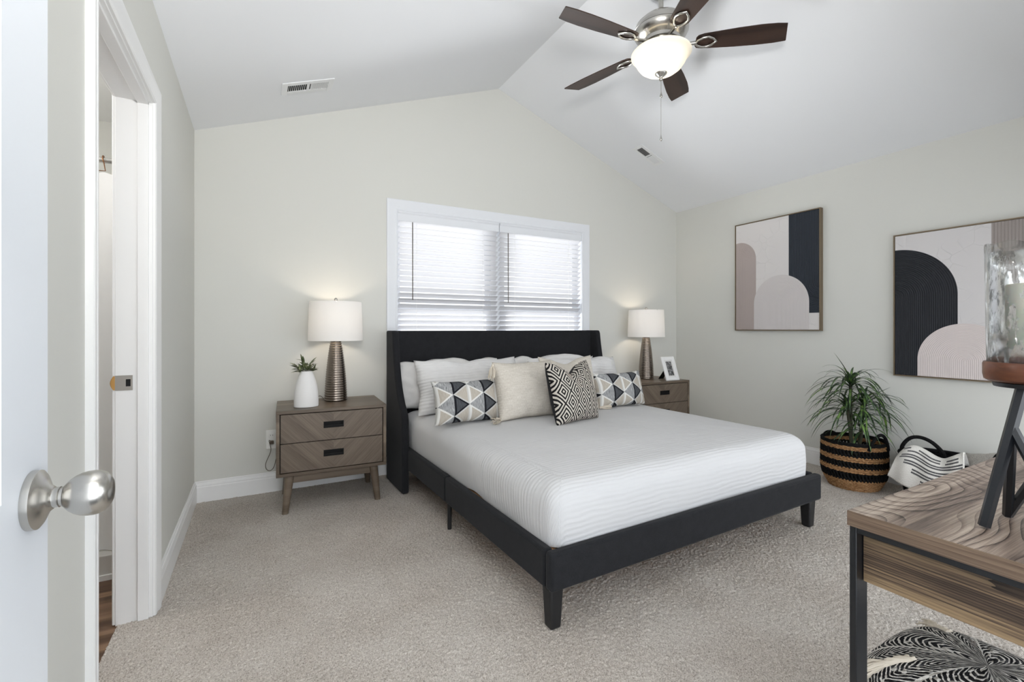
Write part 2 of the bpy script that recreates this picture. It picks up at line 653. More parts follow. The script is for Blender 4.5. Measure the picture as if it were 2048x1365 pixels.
def mk_art_b():
    m, X, Y, base, crack = art_common('abstract_arches_right')
    W, H = 0.779, 1.021
    r1 = arch_field(X, Y, 0.02 * W, 0.56 * H)
    in1 = r1.lt(0.338)
    r2 = arch_field(X, Y, 0.497 * W, 0.125 * H)
    in2 = r2.lt(0.247)
    in3 = X.gt(0.66 * W) * Y.gt(0.50 * H)
    h1 = (r1 * (2 * PI / 0.0118)).sin()
    h2 = (r2 * (2 * PI / 0.0098)).sin()
    h3 = (X * (2 * PI / 0.0155)).sin()
    c = m.mix(in3, (0.62, 0.60, 0.60), (0.30, 0.265, 0.25))
    c = m.mix(in1, c, (0.022, 0.024, 0.029))
    c = m.mix(in2, c, (0.64, 0.575, 0.56))
    m.color(c)
    bg = in1.inv() * in2.inv() * in3.inv()
    h = h1 * in1 * in2.inv() * 0.7 + h2 * in2 * 0.2 + h3 * in3 * 0.5 + bg * (crack * -0.6 + base * 0.3) + (in1 + in2 + in3) * 0.5
    m.bump(h, 0.6, 0.004)
    return m.m


M['art_a'] = mk_art_a()
M['art_b'] = mk_art_b()
M['bronze'] = Mat('champagne_bronze_frame', (0.21, 0.16, 0.105), 0.4, 0.55).m


def mk_photo():
    m = Mat('black_white_photo', (0.2, 0.2, 0.2), 0.35)
    v = m.coord('Object')
    f = m.noise(v, 42, 3, 0.6)
    m.color(m.ramp(f, [(0.36, (0.02, 0.02, 0.02)), (0.5, (0.13, 0.13, 0.13)), (0.68, (0.42, 0.42, 0.42))]))
    return m.m


M['photo'] = mk_photo()


def mk_lamp_base():
    m = Mat('ribbed_bronze_nickel', (0.25, 0.215, 0.185), 0.27, 0.95)
    return m.m


M['lamp_base'] = mk_lamp_base()
M['cord'] = Mat('clear_brown_cord', (0.10, 0.075, 0.05), 0.5).m


# ------------------------------------------------------------------ mesh builder
class MB:
    def __init__(self):
        self.v, self.f, self.uv, self.mi = [], [], {}, []

    def add(self, vs, fs, uvs=None, mi=0):
        o = len(self.v)
        self.v.extend(tuple(p) for p in vs)
        for k, f in enumerate(fs):
            self.f.append(tuple(i + o for i in f))
            self.mi.append(mi)
            if uvs is not None:
                self.uv[len(self.f) - 1] = [uvs[i] for i in f]
        return self

    def box(self, lo, hi, mat=None, mi=0):
        x0, y0, z0 = lo
        x1, y1, z1 = hi
        vs = [Vector(p) for p in ((x0, y0, z0), (x1, y0, z0), (x1, y1, z0), (x0, y1, z0), (x0, y0, z1), (x1, y0, z1), (x1, y1, z1), (x0, y1, z1))]
        if mat is not None: vs = [mat @ p for p in vs]
        return self.add(vs, [(0, 3, 2, 1), (4, 5, 6, 7), (0, 1, 5, 4), (1, 2, 6, 5), (2, 3, 7, 6), (3, 0, 4, 7)], mi=mi)

    def prism(self, poly, a, b, axis=1, mi=0):
        """polygon (2D) extruded along axis from a to b. axis 1: poly is (x,z); axis 0: (y,z); axis 2: (x,y)"""
        def P(p, t):
            if axis == 1: return (p[0], t, p[1])
            if axis == 0: return (t, p[0], p[1])
            return (p[0], p[1], t)
        n = len(poly)
        vs = [P(p, a) for p in poly] + [P(p, b) for p in poly]
        fs = [tuple(range(n)), tuple(range(2 * n - 1, n - 1, -1))]
        for i in range(n):
            j = (i + 1) % n
            fs.append((i, i + n, j + n, j))
        return self.add(vs, fs, mi=mi)

    def lathe(self, prof, n=32, c=(0, 0, 0), mat=None, caps=True, mi=0, ax=None):
        """prof: list of (r,z)"""
        vs, fs, uvs = [], [], []
        L = 0
        for k, (r, z) in enumerate(prof):
            if k: L += math.hypot(r - prof[k - 1][0], z - prof[k - 1][1])
            for i in range(n):
                a = 2 * PI * i / n
                p = Vector((r * math.cos(a), r * math.sin(a), z))
                if mat is not None: p = mat @ p
                vs.append(p + Vector(c))
        m = len(prof)
        o = len(self.v)
        self.v.extend(tuple(p) for p in vs)
        lens = [0]
        for k in range(1, m): lens.append(lens[-1] + math.hypot(prof[k][0] - prof[k - 1][0], prof[k][1] - prof[k - 1][1]))
        for k in range(m - 1):
            for i in range(n):
                j = (i + 1) % n
                self.f.append((o + k * n + i, o + k * n + j, o + (k + 1) * n + j, o + (k + 1) * n + i))
                self.mi.append(mi)
                R = 0.2
                self.uv[len(self.f) - 1] = [(2 * PI * R * i / n, lens[k]), (2 * PI * R * (i + 1) / n, lens[k]), (2 * PI * R * (i + 1) / n, lens[k + 1]), (2 * PI * R * i / n, lens[k + 1])]
        if caps:
            if prof[0][0] > 1e-6: self.f.append(tuple(o + i for i in range(n - 1, -1, -1))); self.mi.append(mi)
            if prof[-1][0] > 1e-6: self.f.append(tuple(o + (m - 1) * n + i for i in range(n))); self.mi.append(mi)
        return self

    def tube(self, pts, r, n=8, closed=False, mi=0, caps=True, square=False):
        pts = [Vector(p) for p in pts]
        m = len(pts)
        rs = r if isinstance(r, (list, tuple)) else [r] * m
        up = Vector((0, 0, 1))
        prev = None
        vs = []
        for k in range(m):
            if closed: d = pts[(k + 1) % m] - pts[k - 1]
            else: d = pts[min(k + 1, m - 1)] - pts[max(k - 1, 0)]
            d.normalize()
            if prev is None:
                a = up if abs(d.z) < 0.95 else Vector((1, 0, 0))
                s = d.cross(a).normalized()
            else:
                s = (prev - d * prev.dot(d))
                s = s.normalized() if s.length > 1e-6 else d.orthogonal().normalized()
            prev = s
            t = d.cross(s)
            for i in range(n):
                a = 2 * PI * (i + (0.5 if square else 0)) / n
                vs.append(pts[k] + (s * math.cos(a) + t * math.sin(a)) * rs[k])
        fs, uvs = [], []
        for k in range(m if closed else m - 1):
            k2 = (k + 1) % m
            for i in range(n):
                j = (i + 1) % n
                fs.append((k * n + i, k * n + j, k2 * n + j, k2 * n + i))
        if caps and not closed:
            fs.append(tuple(range(n - 1, -1, -1)))
            fs.append(tuple((m - 1) * n + i for i in range(n)))
        return self.add(vs, fs, mi=mi)

    def grid(self, fn, nu, nv, uvfn=None, mi=0, flip=False, wrap_u=False):
        vs, uvs = [], []
        for b in range(nv + 1):
            for a in range(nu + 1):
                u, v = a / nu, b / nv
                vs.append(fn(u, v))
                uvs.append(uvfn(u, v) if uvfn else (u, v))
        fs = []
        for b in range(nv):
            for a in range(nu):
                i = b * (nu + 1) + a
                q = (i, i + 1, i + nu + 2, i + nu + 1)
                fs.append(q[::-1] if flip else q)
        return self.add(vs, fs, uvs, mi)


def make(name, mb, mats, parent=None, smooth=None, bevel=None, world=False, sub=0, solid=None, weld=False):
    """links ONE mesh object; smooth: sharp angle in degrees"""
    me = bpy.data.meshes.new(name)
    vs = mb.v
    if world and parent is not None:
        inv = world_matrix(parent).inverted()
        vs = [tuple(inv @ Vector(p)) for p in vs]
    me.from_pydata(vs, [], mb.f)
    if mb.uv:
        ul = me.uv_layers.new(name='UVMap')
        for p in me.polygons:
            uv = mb.uv.get(p.index)
            if uv:
                for li, c in zip(p.loop_indices, uv): ul.data[li].uv = c
    if not isinstance(mats, (list, tuple)): mats = [mats]
    for m in mats: me.materials.append(m)
    if any(mb.mi): me.polygons.foreach_set('material_index', mb.mi)
    me.update()
    if weld or solid is None:
        bm = bmesh.new()
        bm.from_mesh(me)
        if weld: bmesh.ops.remove_doubles(bm, verts=bm.verts, dist=1e-5)
        bmesh.ops.recalc_face_normals(bm, faces=bm.faces)
        bm.to_mesh(me)
        bm.free()
    if smooth is not None:
        me.polygons.foreach_set('use_smooth', [True] * len(me.polygons))
        me.set_sharp_from_angle(angle=math.radians(smooth))
    o = bpy.data.objects.new(name, me)
    COL.objects.link(o)
    if parent is not None: o.parent = parent
    if bevel:
        b = o.modifiers.new('bevel', 'BEVEL')
        b.width = bevel
        b.segments = 3
        b.limit_method = 'ANGLE'
        b.angle_limit = math.radians(40)
        b.harden_normals = False
        me.polygons.foreach_set('use_smooth', [True] * len(me.polygons))
        me.set_sharp_from_angle(angle=math.radians(30))
    if solid:
        s = o.modifiers.new('solid', 'SOLIDIFY')
        s.thickness = solid
        s.offset = 0
    if sub:
        s = o.modifiers.new('sub', 'SUBSURF')
        s.levels = s.render_levels = sub
    return o


def world_matrix(o):
    m = o.matrix_basis.copy()
    p = o.parent
    while p is not None:
        m = p.matrix_basis @ m
        p = p.parent
    return m


def tag(o, label, cat, group=None, kind=None):
    if label: o['label'] = label
    if cat: o['category'] = cat
    if group: o['group'] = group
    if kind: o['kind'] = kind
    return o


def thing(name, loc, label, cat, rz=0.0, group=None):
    o = bpy.data.objects.new(name, None)
    o.empty_display_size = 0.05
    o.location = loc
    o.rotation_euler = (0, 0, rz)
    COL.objects.link(o)
    return tag(o, label, cat, group)


def struct(name, mb, mats, **kw):
    o = make(name, mb, mats, **kw)
    if o.parent is None: o['kind'] = 'structure'
    return o


def copy_thing(o, loc, rz, label):
    c = o.copy()
    COL.objects.link(c)
    c.location = loc
    c.rotation_euler = (0, 0, rz)
    c['label'] = label

    def rec(src, dst):
        for ch in list(src.children):
            k = ch.copy()
            COL.objects.link(k)
            k.parent = dst
            rec(ch, k)
    rec(o, c)
    return c


# ================================================================== STRUCTURE
def build_shell():
    # carpeted floor: a real pile surface (height field), plus slab
    step = 0.0048
    x0, x1, y0, y1 = -0.474, XR + 0.02, YF - 0.02, YB + 0.01
    nx, ny = int((x1 - x0) / step), int((y1 - y0) / step)
    rng = np.random.default_rng(3)
    h = rng.random((ny + 1, nx + 1)).astype(np.float32)

    def blur(a):
        return (a + np.roll(a, 1, 0) + np.roll(a, -1, 0) + np.roll(a, 1, 1) + np.roll(a, -1, 1)) / 5
    fine = h
    mid = blur(blur(rng.random((ny + 1, nx + 1)).astype(np.float32)))
    mid = (mid - mid.mean()) / mid.std()
    z = (fine - 0.5) * 0.0060 + mid * 0.0004
    xs = np.linspace(x0, x1, nx + 1, dtype=np.float32)
    ys = np.linspace(y0, y1, ny + 1, dtype=np.float32)
    X, Y = np.meshgrid(xs, ys)
    X = X + (rng.random(X.shape).astype(np.float32) - 0.5) * step * 0.7
    Y = Y + (rng.random(X.shape).astype(np.float32) - 0.5) * step * 0.7
    co = np.stack([X, Y, z.astype(np.float32)], -1).reshape(-1, 3)
    idx = np.arange((nx + 1) * (ny + 1)).reshape(ny + 1, nx + 1)
    q = np.stack([idx[:-1, :-1], idx[:-1, 1:], idx[1:, 1:], idx[1:, :-1]], -1).reshape(-1)
    nf = nx * ny
    # the carpet stops at the wall line except inside the bathroom doorway
    cx = X[:-1, :-1].reshape(-1)
    cy = Y[:-1, :-1].reshape(-1)
    keep = (cx > XL - 0.006) | ((cy > 1.545) & (cy < 2.288))
    q = q.reshape(-1, 4)[keep].reshape(-1)
    nf = int(keep.sum())
    me = bpy.data.meshes.new('floor')
    me.vertices.add(len(co))
    me.vertices.foreach_set('co', co.reshape(-1))
    me.loops.add(nf * 4)
    me.loops.foreach_set('vertex_index', q.astype(np.int32))
    me.polygons.add(nf)
    me.polygons.foreach_set('loop_start', np.arange(0, nf * 4, 4, dtype=np.int32))
    me.polygons.foreach_set('use_smooth', np.ones(nf, dtype=bool))
    me.materials.append(M['carpet'])
    me.update(calc_edges=True)
    o = bpy.data.objects.new('floor', me)
    COL.objects.link(o)
    o['kind'] = 'structure'

    struct('floor_slab', MB().box((-2.6, -1.6, -0.12), (XR + 0.15, YB + 0.15, -0.014)), M['dark'])
    struct('floor_bathroom', MB().box((-2.45, 0.9, -0.014), (-0.4755, YB, -0.004)), M['vinyl'])

    T = 0.115
    # left wall with the bathroom doorway
    yn, yf_, zh = 1.527, 2.306, 2.05
    mb = MB()
    mb.box((XL - T, YF - 0.1, -0.01), (XL, yn, EAVE))
    mb.box((XL - T, yf_, -0.01), (XL, YB + 0.12, EAVE))
    mb.box((XL - T, yn, zh), (XL, yf_, EAVE))
    struct('wall_left', mb, M['wall'])
    # right wall
    struct('wall_right', MB().box((XR, YF - 0.1, -0.01), (XR + T, YB + 0.12, EAVE)), M['wall'])
    # back wall with window opening
    wx0, wx1, wz0, wz1 = 0.962, 2.790, 0.86, 2.085
    mb = MB()
    mb.prism([(-2.6, -0.01), (wx0, -0.01), (wx0, RIDGE - SLOPE * (XM - wx0)), (XL, EAVE), (-2.6, EAVE)], YB, YB + 0.12)
    mb.prism([(wx1, -0.01), (XR, -0.01), (XR, EAVE), (wx1, RIDGE - SLOPE * (wx1 - XM))], YB, YB + 0.12)
    mb.prism([(wx0, -0.01), (wx1, -0.01), (wx1, wz0), (wx0, wz0)], YB, YB + 0.12)
    mb.prism([(wx0, wz1), (wx1, wz1), (wx1, RIDGE - SLOPE * (wx1 - XM)), (XM, RIDGE), (wx0, RIDGE - SLOPE * (XM - wx0))], YB, YB + 0.12)
    struct('wall_back', mb, M['wall'])
    # front wall (behind the camera) with the doorway the camera stands in and a wide unglazed gap added to let sky light in as fill
    mb = MB()
    y0f, y1f = YF - 0.1, YF
    mb.box((XL, y0f, -0.01), (-0.29, y1f, EAVE))
    mb.box((-0.29, y0f, 2.05), (0.56, y1f, EAVE))
    mb.box((0.56, y0f, -0.01), (0.66, y1f, EAVE))
    mb.box((0.66, y0f, 1.6), (3.9, y1f, EAVE))
    mb.box((3.9, y0f, -0.01), (XR, y1f, EAVE))
    mb.prism([(XL, EAVE), (XR, EAVE), (XM, RIDGE)], y0f, y1f)
    struct('wall_front', mb, M['wall'])
    # vaulted ceiling
    mb = MB()
    t = 0.1
    mb.prism([(XL - T, EAVE - SLOPE * T), (XM, RIDGE), (XM, RIDGE + t), (XL - T, EAVE - SLOPE * T + t)], YF - 0.1, YB + 0.12)
    mb.prism([(XM, RIDGE), (XR + T, EAVE - SLOPE * T), (XR + T, EAVE - SLOPE * T + t), (XM, RIDGE + t)], YF - 0.1, YB + 0.12)
    struct('ceiling', mb, M['ceiling'])

    # baseboards: profiled
    def base_prof(h=0.137):
        return [(0, 0), (0.015, 0), (0.015, h - 0.040), (0.0125, h - 0.034), (0.0125, h - 0.030), (0.0135, h - 0.026), (0.0105, h - 0.014), (0.0065, h - 0.011), (0.0065, h - 0.004), (0.0045, h), (0, h)]
    p = base_prof()
    mb = MB().prism([(XL + a, b) for a, b in p], 2.372, YB, axis=1)
    mb.prism([(XL + a, b) for a, b in p], YF, 1.461, axis=1)
    struct('baseboard_left', mb, M['trim'])
    struct('baseboard_back', MB().prism([(YB - a, b) for a, b in p], XL, XR, axis=0), M['trim'])
    struct('baseboard_right', MB().prism([(XR - a, b) for a, b in p], YF, YB, axis=1), M['trim'])


build_shell()


def build_bath_door_trim():
    # jambs, stops and casing of the bathroom doorway in the left wall
    yn, yf_, zh = 1.545, 2.288, 2.032
    xa, xb = XL - 0.1155, XL
    mb = MB()
    mb.box((xa, yf_, -0.004), (xb, yf_ + 0.018, zh + 0.018))
    mb.box((xa, yn - 0.018, -0.004), (xb, yn, zh + 0.018))
    mb.box((xa, yn, zh), (xb, yf_, zh + 0.018))
    # stops on the room side of the closed door
    s0, s1 = XL - 0.012, XL - 0.046
    mb.box((s1, yf_ - 0.011, 0), (s0, yf_, zh))
    mb.box((s1, yn, 0), (s0, yn + 0.011, zh))
    mb.box((s1, yn, zh - 0.011), (s0, yf_, zh))
    trim = struct('trim_1', mb, M['trim'], bevel=0.0015)

    def casing(x_in, sgn):
        w = 0.068
        rv = 0.005
        prof = [(0, 0.008), (0.006, 0.0115), (0.012, 0.0115), (0.016, 0.0095), (0.022, 0.0105), (0.046, 0.0165), (0.056, 0.0185), (0.064, 0.0185), (0.068, 0.016)]
        m = MB()

        def sweep(fn):
            # fn(a) -> 3 corner positions for offset a and height z
            pass
        ring = []
        for a, hgt in prof + [(w, 0.0), (0, 0.0)]:
            x = x_in + sgn * hgt
            ring.append([(x, yn - rv - a, 0.0), (x, yn - rv - a, zh + rv + a), (x, yf_ + rv + a, zh + rv + a), (x, yf_ + rv + a, 0.0)])
        n = len(ring)
        vs = [p for r in ring for p in r]
        fs = []
        for i in range(n):
            j = (i + 1) % n
            for k in range(3):
                fs.append((i * 4 + k, i * 4 + k + 1, j * 4 + k + 1, j * 4 + k))
        fs.append(tuple(i * 4 for i in range(n)))
        fs.append(tuple(i * 4 + 3 for i in reversed(range(n))))
        return m.add(vs, fs)
    struct('trim_2', casing(XL, 1), M['trim'], smooth=25)
    struct('trim_3', casing(XL - 0.1155, -1), M['trim'], smooth=25)
    # strike plate on the far jamb: flat plate with a curved lip toward the bathroom
    sp = bpy.data.objects.new('strike_plate', None)
    COL.objects.link(sp)
    sp.parent = trim
    z0, z1 = 0.902, 0.960
    y = yf_ - 0.0012
    mb = MB()
    x0, x1 = XL - 0.105, XL - 0.088 + 0.001
    hx0, hx1, hz0, hz1 = XL - 0.083, XL - 0.068, 0.917, 0.945
    X0, X1 = XL - 0.1155, XL - 0.062
    mb.box((X0, y - 0.001, z0), (hx0, y + 0.0015, z1))
    mb.box((hx1, y - 0.001, z0), (X1, y + 0.0015, z1))
    mb.box((hx0, y - 0.001, z0), (hx1, y + 0.0015, hz0))
    mb.box((hx0, y - 0.001, hz1), (hx1, y + 0.0015, z1))
    pl = make('plate', mb, M['strike'], sp)
    mb = MB()
    lip = []
    N = 8
    for k in range(N + 1):
        t = k / N
        zz = z0 + 0.002 + t * (z1 - z0 - 0.004)
        d = 0.016 * math.sin(PI * (0.12 + 0.76 * t))
        lip.append((zz, d))
    vs, fs = [], []
    for zz, d in lip:
        vs += [(X0, y - 0.001, zz), (X0 - d * 0.8, y - 0.001, zz), (X0 - d, y + 0.004, zz), (X0, y + 0.0015, zz)]
    for k in range(N):
        for i in range(4):
            j = (i + 1) % 4
            fs.append((k * 4 + i, k * 4 + j, k * 4 + 4 + j, k * 4 + 4 + i))
    fs += [(0, 1, 2, 3), tuple(N * 4 + i for i in (3, 2, 1, 0))]
    lp = make('lip', MB().add(vs, fs), M['brass'], sp, smooth=40)
    lp['label'] = 'brass coloured curved lip'
    make('latch_hole', MB().box((hx0, y + 0.001, hz0), (hx1, y + 0.004, hz1)), M['dark'], sp)


build_bath_door_trim()


def build_entry_door():
    # the open entry door at the left edge of the picture, folded back along the left wall
    xf, th = -0.223, 0.035
    y0, y1 = 0.0, 0.760
    z0, z1 = 0.012, 2.03
    mb = MB()
    # six panel door: stiles, rails and recessed raised panels
    st = 0.115
    pw = (y1 - y0 - 3 * st) / 2
    rails = [(z0, z0 + 0.23), (0.787, 0.965), (1.50, 1.62), (z1 - 0.115, z1)]
    for (a, b) in ((y0, y0 + st), (y0 + st + pw, y0 + 2 * st + pw), (y1 - st, y1)):
        mb.box((xf - th, a, z0), (xf, b, z1))
    for (a, b) in rails:
        for (c, d) in ((y0 + st, y0 + st + pw), (y0 + 2 * st + pw, y1 - st)):
            mb.box((xf - th, c, a), (xf, d, b))
    for (za, zb) in ((rails[0][1], rails[1][0]), (rails[1][1], rails[2][0]), (rails[2][1], rails[3][0])):
        for (c, d) in ((y0 + st, y0 + st + pw), (y0 + 2 * st + pw, y1 - st)):
            for xs, sg in ((xf, -1), (xf - th, 1)):
                a = xs + sg * 0.010
                b = xs + sg * 0.003
                i, o = 0.035, 0.0
                vs = [(xs, c, za), (xs, d, za), (xs, d, zb), (xs, c, zb),
                      (a, c + 0.008, za + 0.008), (a, d - 0.008, za + 0.008), (a, d - 0.008, zb - 0.008), (a, c + 0.008, zb - 0.008),
                      (b, c + i, za + i), (b, d - i, za + i), (b, d - i, zb - i), (b, c + i, zb - i)]
                fs = []
                for k in range(4):
                    j = (k + 1) % 4
                    fs.append((k, j, 4 + j, 4 + k))
                    fs.append((4 + k, 4 + j, 8 + j, 8 + k))
                fs.append((8, 9, 10, 11))
                mb.add(vs, fs)
    d = struct('door_1', mb, M['door'])
    # egg-shaped knob
    kn = bpy.data.objects.new('door_knob', None)
    COL.objects.link(kn)
    kn.parent = d
    yk, zk = 0.713, 0.948
    R = Matrix.Rotation(PI / 2, 4, 'Y')      # lathe z -> world +x
    for nm, prof in (('rose', [(0.0325, 0.0), (0.0328, 0.003), (0.0325, 0.007), (0.029, 0.0095), (0.022, 0.0125), (0.0155, 0.0155), (0.0125, 0.019)]),
                     ('shank', [(0.0122, 0.014), (0.0112, 0.018), (0.0112, 0.0235), (0.0116, 0.0245), (0.0102, 0.0250), (0.0102, 0.0268), (0.0115, 0.0272), (0.0115, 0.028)]),
                     ('grip', [(0.0110, 0.0272), (0.0140, 0.0295), (0.0178, 0.0330), (0.0212, 0.0375), (0.0237, 0.0430), (0.0249, 0.0485), (0.0252, 0.0540), (0.0243, 0.0595), (0.0220, 0.0645), (0.0182, 0.0683), (0.0125, 0.0709), (0.006, 0.0720), (0.0, 0.0722)])):
        mb = MB().lathe(prof, 48, mat=R, c=(xf, yk, zk))
        if nm == 'grip':
            # egg: taller than deep, and slightly tipped
            mb.v = [(x, yk + (y - yk) * 0.92, zk + (z - zk) * 1.02) for x, y, z in mb.v]
        make(nm, mb, M['nickel'], kn, smooth=50)


build_entry_door()


def build_window():
    x0, x1, z0, z1 = 0.969, 2.783, 0.86, 2.078
    w = 0.087
    # casing (picture-frame profile), sits on the wall face
    prof = [(0, 0.010), (0.008, 0.014), (0.014, 0.014), (0.02, 0.011), (0.03, 0.0125), (0.058, 0.017), (0.07, 0.020), (0.082, 0.020), (0.087, 0.017), (0.087, 0), (0, 0)]
    ring = []
    for a, h in prof:
        y = YB - h
        ring.append([(x0 - a, y, z0 - a), (x0 - a, y, z1 + a), (x1 + a, y, z1 + a), (x1 + a, y, z0 - a)])
    n = len(ring)
    vs = [p for r in ring for p in r]
    fs = []
    for i in range(n):
        j = (i + 1) % n
        for k in range(4):
            l = (k + 1) % 4
            fs.append((i * 4 + k, i * 4 + l, j * 4 + l, j * 4 + k))
    win = struct('window_1', MB().add(vs, fs), M['trim_cool'], smooth=25)
    # jamb lining
    mb = MB()
    ya, yb = YB, YB + 0.125
    t = 0.008
    mb.box((x0 - t, ya, z0 - t), (x0, yb, z1 + t))
    mb.box((x1, ya, z0 - t), (x1 + t, yb, z1 + t))
    mb.box((x0, ya, z1), (x1, yb, z1 + t))
    mb.box((x0, ya, z0 - t), (x1, yb, z0))
    make('window_jamb', mb, M['trim_cool'], win)
    # twin double-hung sashes with a mullion
    xm = (x0 + x1) / 2
    mb = MB()
    mb.box((xm - 0.055, YB + 0.055, z0), (xm + 0.055, yb, z1))
    make('mullion', mb, M['trim_cool'], win, bevel=0.003)
    zr = 1.285
    for (a, b) in ((x0, xm - 0.055), (xm + 0.055, x1)):
        for (c, d, yo) in ((z0, zr + 0.02, 0.062), (zr - 0.02, z1, 0.092)):
            s = 0.045
            mb = MB()
            y0_, y1_ = YB + yo, YB + yo + 0.028
            mb.box((a, y0_, c), (a + s, y1_, d)).box((b - s, y0_, c), (b, y1_, d))
            mb.box((a + s, y0_, c), (b - s, y1_, c + s)).box((a + s, y0_, d - s), (b - s, y1_, d))
            f = make('sash', mb, M['trim_cool'], win, bevel=0.002)
            make('pane', MB().box((a + s, y0_ + 0.012, c + s), (b - s, y0_ + 0.016, d - s)), M['pane'], f)


build_window()


def build_bathroom():
    struct('wall_bathroom', MB().box((-2.55, 0.8, -0.01), (-2.45, YB, EAVE)).box((-2.55, 0.8, -0.01), (XL - 0.115, 0.9, EAVE)), M['trim'])
    struct('ceiling_bathroom', MB().box((-2.55, 0.8, 2.40), (XL - 0.115, YB, 2.46)), M['trim'])
    # low shower curb across the far end
    tub = thing('shower_tray', (-1.5, 2.80, 0), 'pale low shower tray with a curb under the white curtain', 'shower')
    xa, xb = -2.44, -0.486
    make('curb', MB().box((xa, 2.738, -0.004), (xb, 2.83, 0.106)), Mat('warm_grey_solid_surface', (0.58, 0.565, 0.54), 0.4).m, tub, world=True, bevel=0.004)
    make('tray_floor', MB().box((xa, 2.83, -0.004), (xb, YB - 0.01, 0.05)), M['plastic'], tub, world=True)
    make('base_strip', MB().box((xa, 2.726, -0.004), (xb, 2.738, 0.020)), M['trim'], tub, world=True)
    # rod
    rod = thing('shower_rod', (-0.486, 2.77, 1.917), 'satin metal shower rod above the white curtain', 'curtain rod')
    make('pole', MB().tube([(-2.45, 2.77, 1.917), (-0.482, 2.77, 1.917)], 0.0125, 16), M['nickel_rod'], rod, world=True, smooth=40)
    make('end_flange', MB().lathe([(0.03, 0), (0.03, 0.006), (0.014, 0.014)], 20, mat=Matrix.Rotation(-PI / 2, 4, 'Y'), c=(-0.4815, 2.77, 1.917)), M['nickel_rod'], rod, world=True, smooth=40)
    # curtain
    cur = thing('shower_curtain', (-0.6, 2.77, 0.11), 'white fabric shower curtain hanging from the rod beyond the doorway', 'shower curtain')
    x0, x1 = -1.75, -0.52
    hooks = [x0 + 0.02 + i * (x1 - x0 - 0.2) / 7 for i in range(8)]
    hooks[-1] = -0.628

    def cf(u, v):
        x = x0 + (x1 - x0) * u
        d = min(abs(x - h) for h in hooks)
        sag = 0.035 * min(1, d / 0.08) ** 1.2 * (1 if v > 0.9 else v)
        z = 0.112 + v * (1.868 - 0.112) - (sag * max(0, (v - 0.85) / 0.15))
        y = 2.772 + 0.018 * math.sin(x * 38 + 1.0) * (0.5 + 0.5 * (1 - v)) + 0.012 * math.sin(x * 17)
        return (x, y, z)
    make('curtain_cloth', MB().grid(cf, 120, 40), M['curtain'], cur, world=True, smooth=80)
    for h in hooks:
        pts = []
        for k in range(15):
            a = math.radians(-60 + k * 17)
            pts.append((h + 0.004, 2.77 + 0.018 * math.cos(a), 1.919 + 0.018 * math.sin(a)))
        pts += [(h + 0.010, 2.75, 1.90), (h + 0.014, 2.755, 1.865), (h - 0.012, 2.752, 1.862)]
        make('curtain_hook', MB().tube(pts, 0.0022, 6), M['copper'], cur, world=True, smooth=60)
    # lamp fixture on the bathroom ceiling (its light)
    point_light('bathroom_lamp', (-1.2, 2.38, 2.05), 14, (1.0, 0.98, 0.95), 0.12)


build_bathroom()


# ================================================================== BLINDS
def build_blind(x0, x1, label, wand_x):
    b = thing('window_blind', ((x0 + x1) / 2, YB, 2.07), label, 'blind', 0, 'white slatted blinds in the window over the bed')
    y = YB + 0.022
    make('valance', MB().prism([(YB - 0.006, 2.004), (YB - 0.004, 2.000), (YB + 0.006, 2.000), (YB + 0.006, 2.0765), (YB - 0.012, 2.0765), (YB - 0.014, 2.066), (YB - 0.008, 2.058), (YB - 0.006, 2.052)], x0 - 0.003, x1 + 0.003, axis=0), M['trim_cool'], b, world=True)
    make('headrail', MB().box((x0, YB + 0.008, 2.02), (x1, YB + 0.05, 2.072)), M['trim'], b, world=True)
    mb = MB()
    pitch, tilt = 0.0440, math.radians(37)
    z = 1.985
    hw, ht = 0.0255, 0.0014
    while z > 0.95:
        prof = []
        for k in range(7):
            s = -1 + 2 * k / 6
            crown = 0.0022 * (1 - s * s)
            prof.append((s * hw, crown))
        top = [(a, c + ht) for a, c in prof]
        bot = [(a, c - ht) for a, c in reversed(prof)]
        poly = [(y + a * math.cos(tilt) + c * math.sin(tilt), z - a * math.sin(tilt) + c * math.cos(tilt)) for a, c in top + bot]
        mb.prism(poly, x0 + 0.006, x1 - 0.006, axis=0)
        z -= pitch
    make('slats', mb, M['slat'], b, world=True, smooth=35)
    make('bottom_rail', MB().box((x0 + 0.006, y - 0.025, 0.905), (x1 - 0.006, y + 0.025, 0.925)), M['trim'], b, world=True, bevel=0.003)
    for t in (0.17, 0.83):
        xc = x0 + (x1 - x0) * t
        mb = MB()
        for yo in (-0.0225, 0.0225):
            mb.tube([(xc, y + yo, 2.02), (xc, y + yo, 0.92)], 0.0009, 5)
        make('ladder_cord', mb, M['plastic'], b, world=True)
    w = make('tilt_wand', MB().tube([(wand_x, YB - 0.012, 1.995), (wand_x, YB - 0.014, 1.372)], 0.0042, 8), Mat('smoky_wand', (0.10, 0.085, 0.07), 0.3).m, b, world=True)
    w['label'] = 'dark thin tilt wand'
    return b


build_blind(0.973, 1.868, 'left of the two white slatted blinds above the charcoal headboard', 1.088)
build_blind(1.882, 2.779, 'right of the two white slatted blinds above the charcoal headboard', 1.960)


# ================================================================== BED
BED_R = math.radians(1.4)
BED = thing('bed', (1.889, 1.464, 0), 'king size bed with charcoal upholstered wingback frame under the window', 'bed', BED_R)


def bed_pt(x, y, z=0):
    return world_matrix(BED) @ Vector((x, y, z))


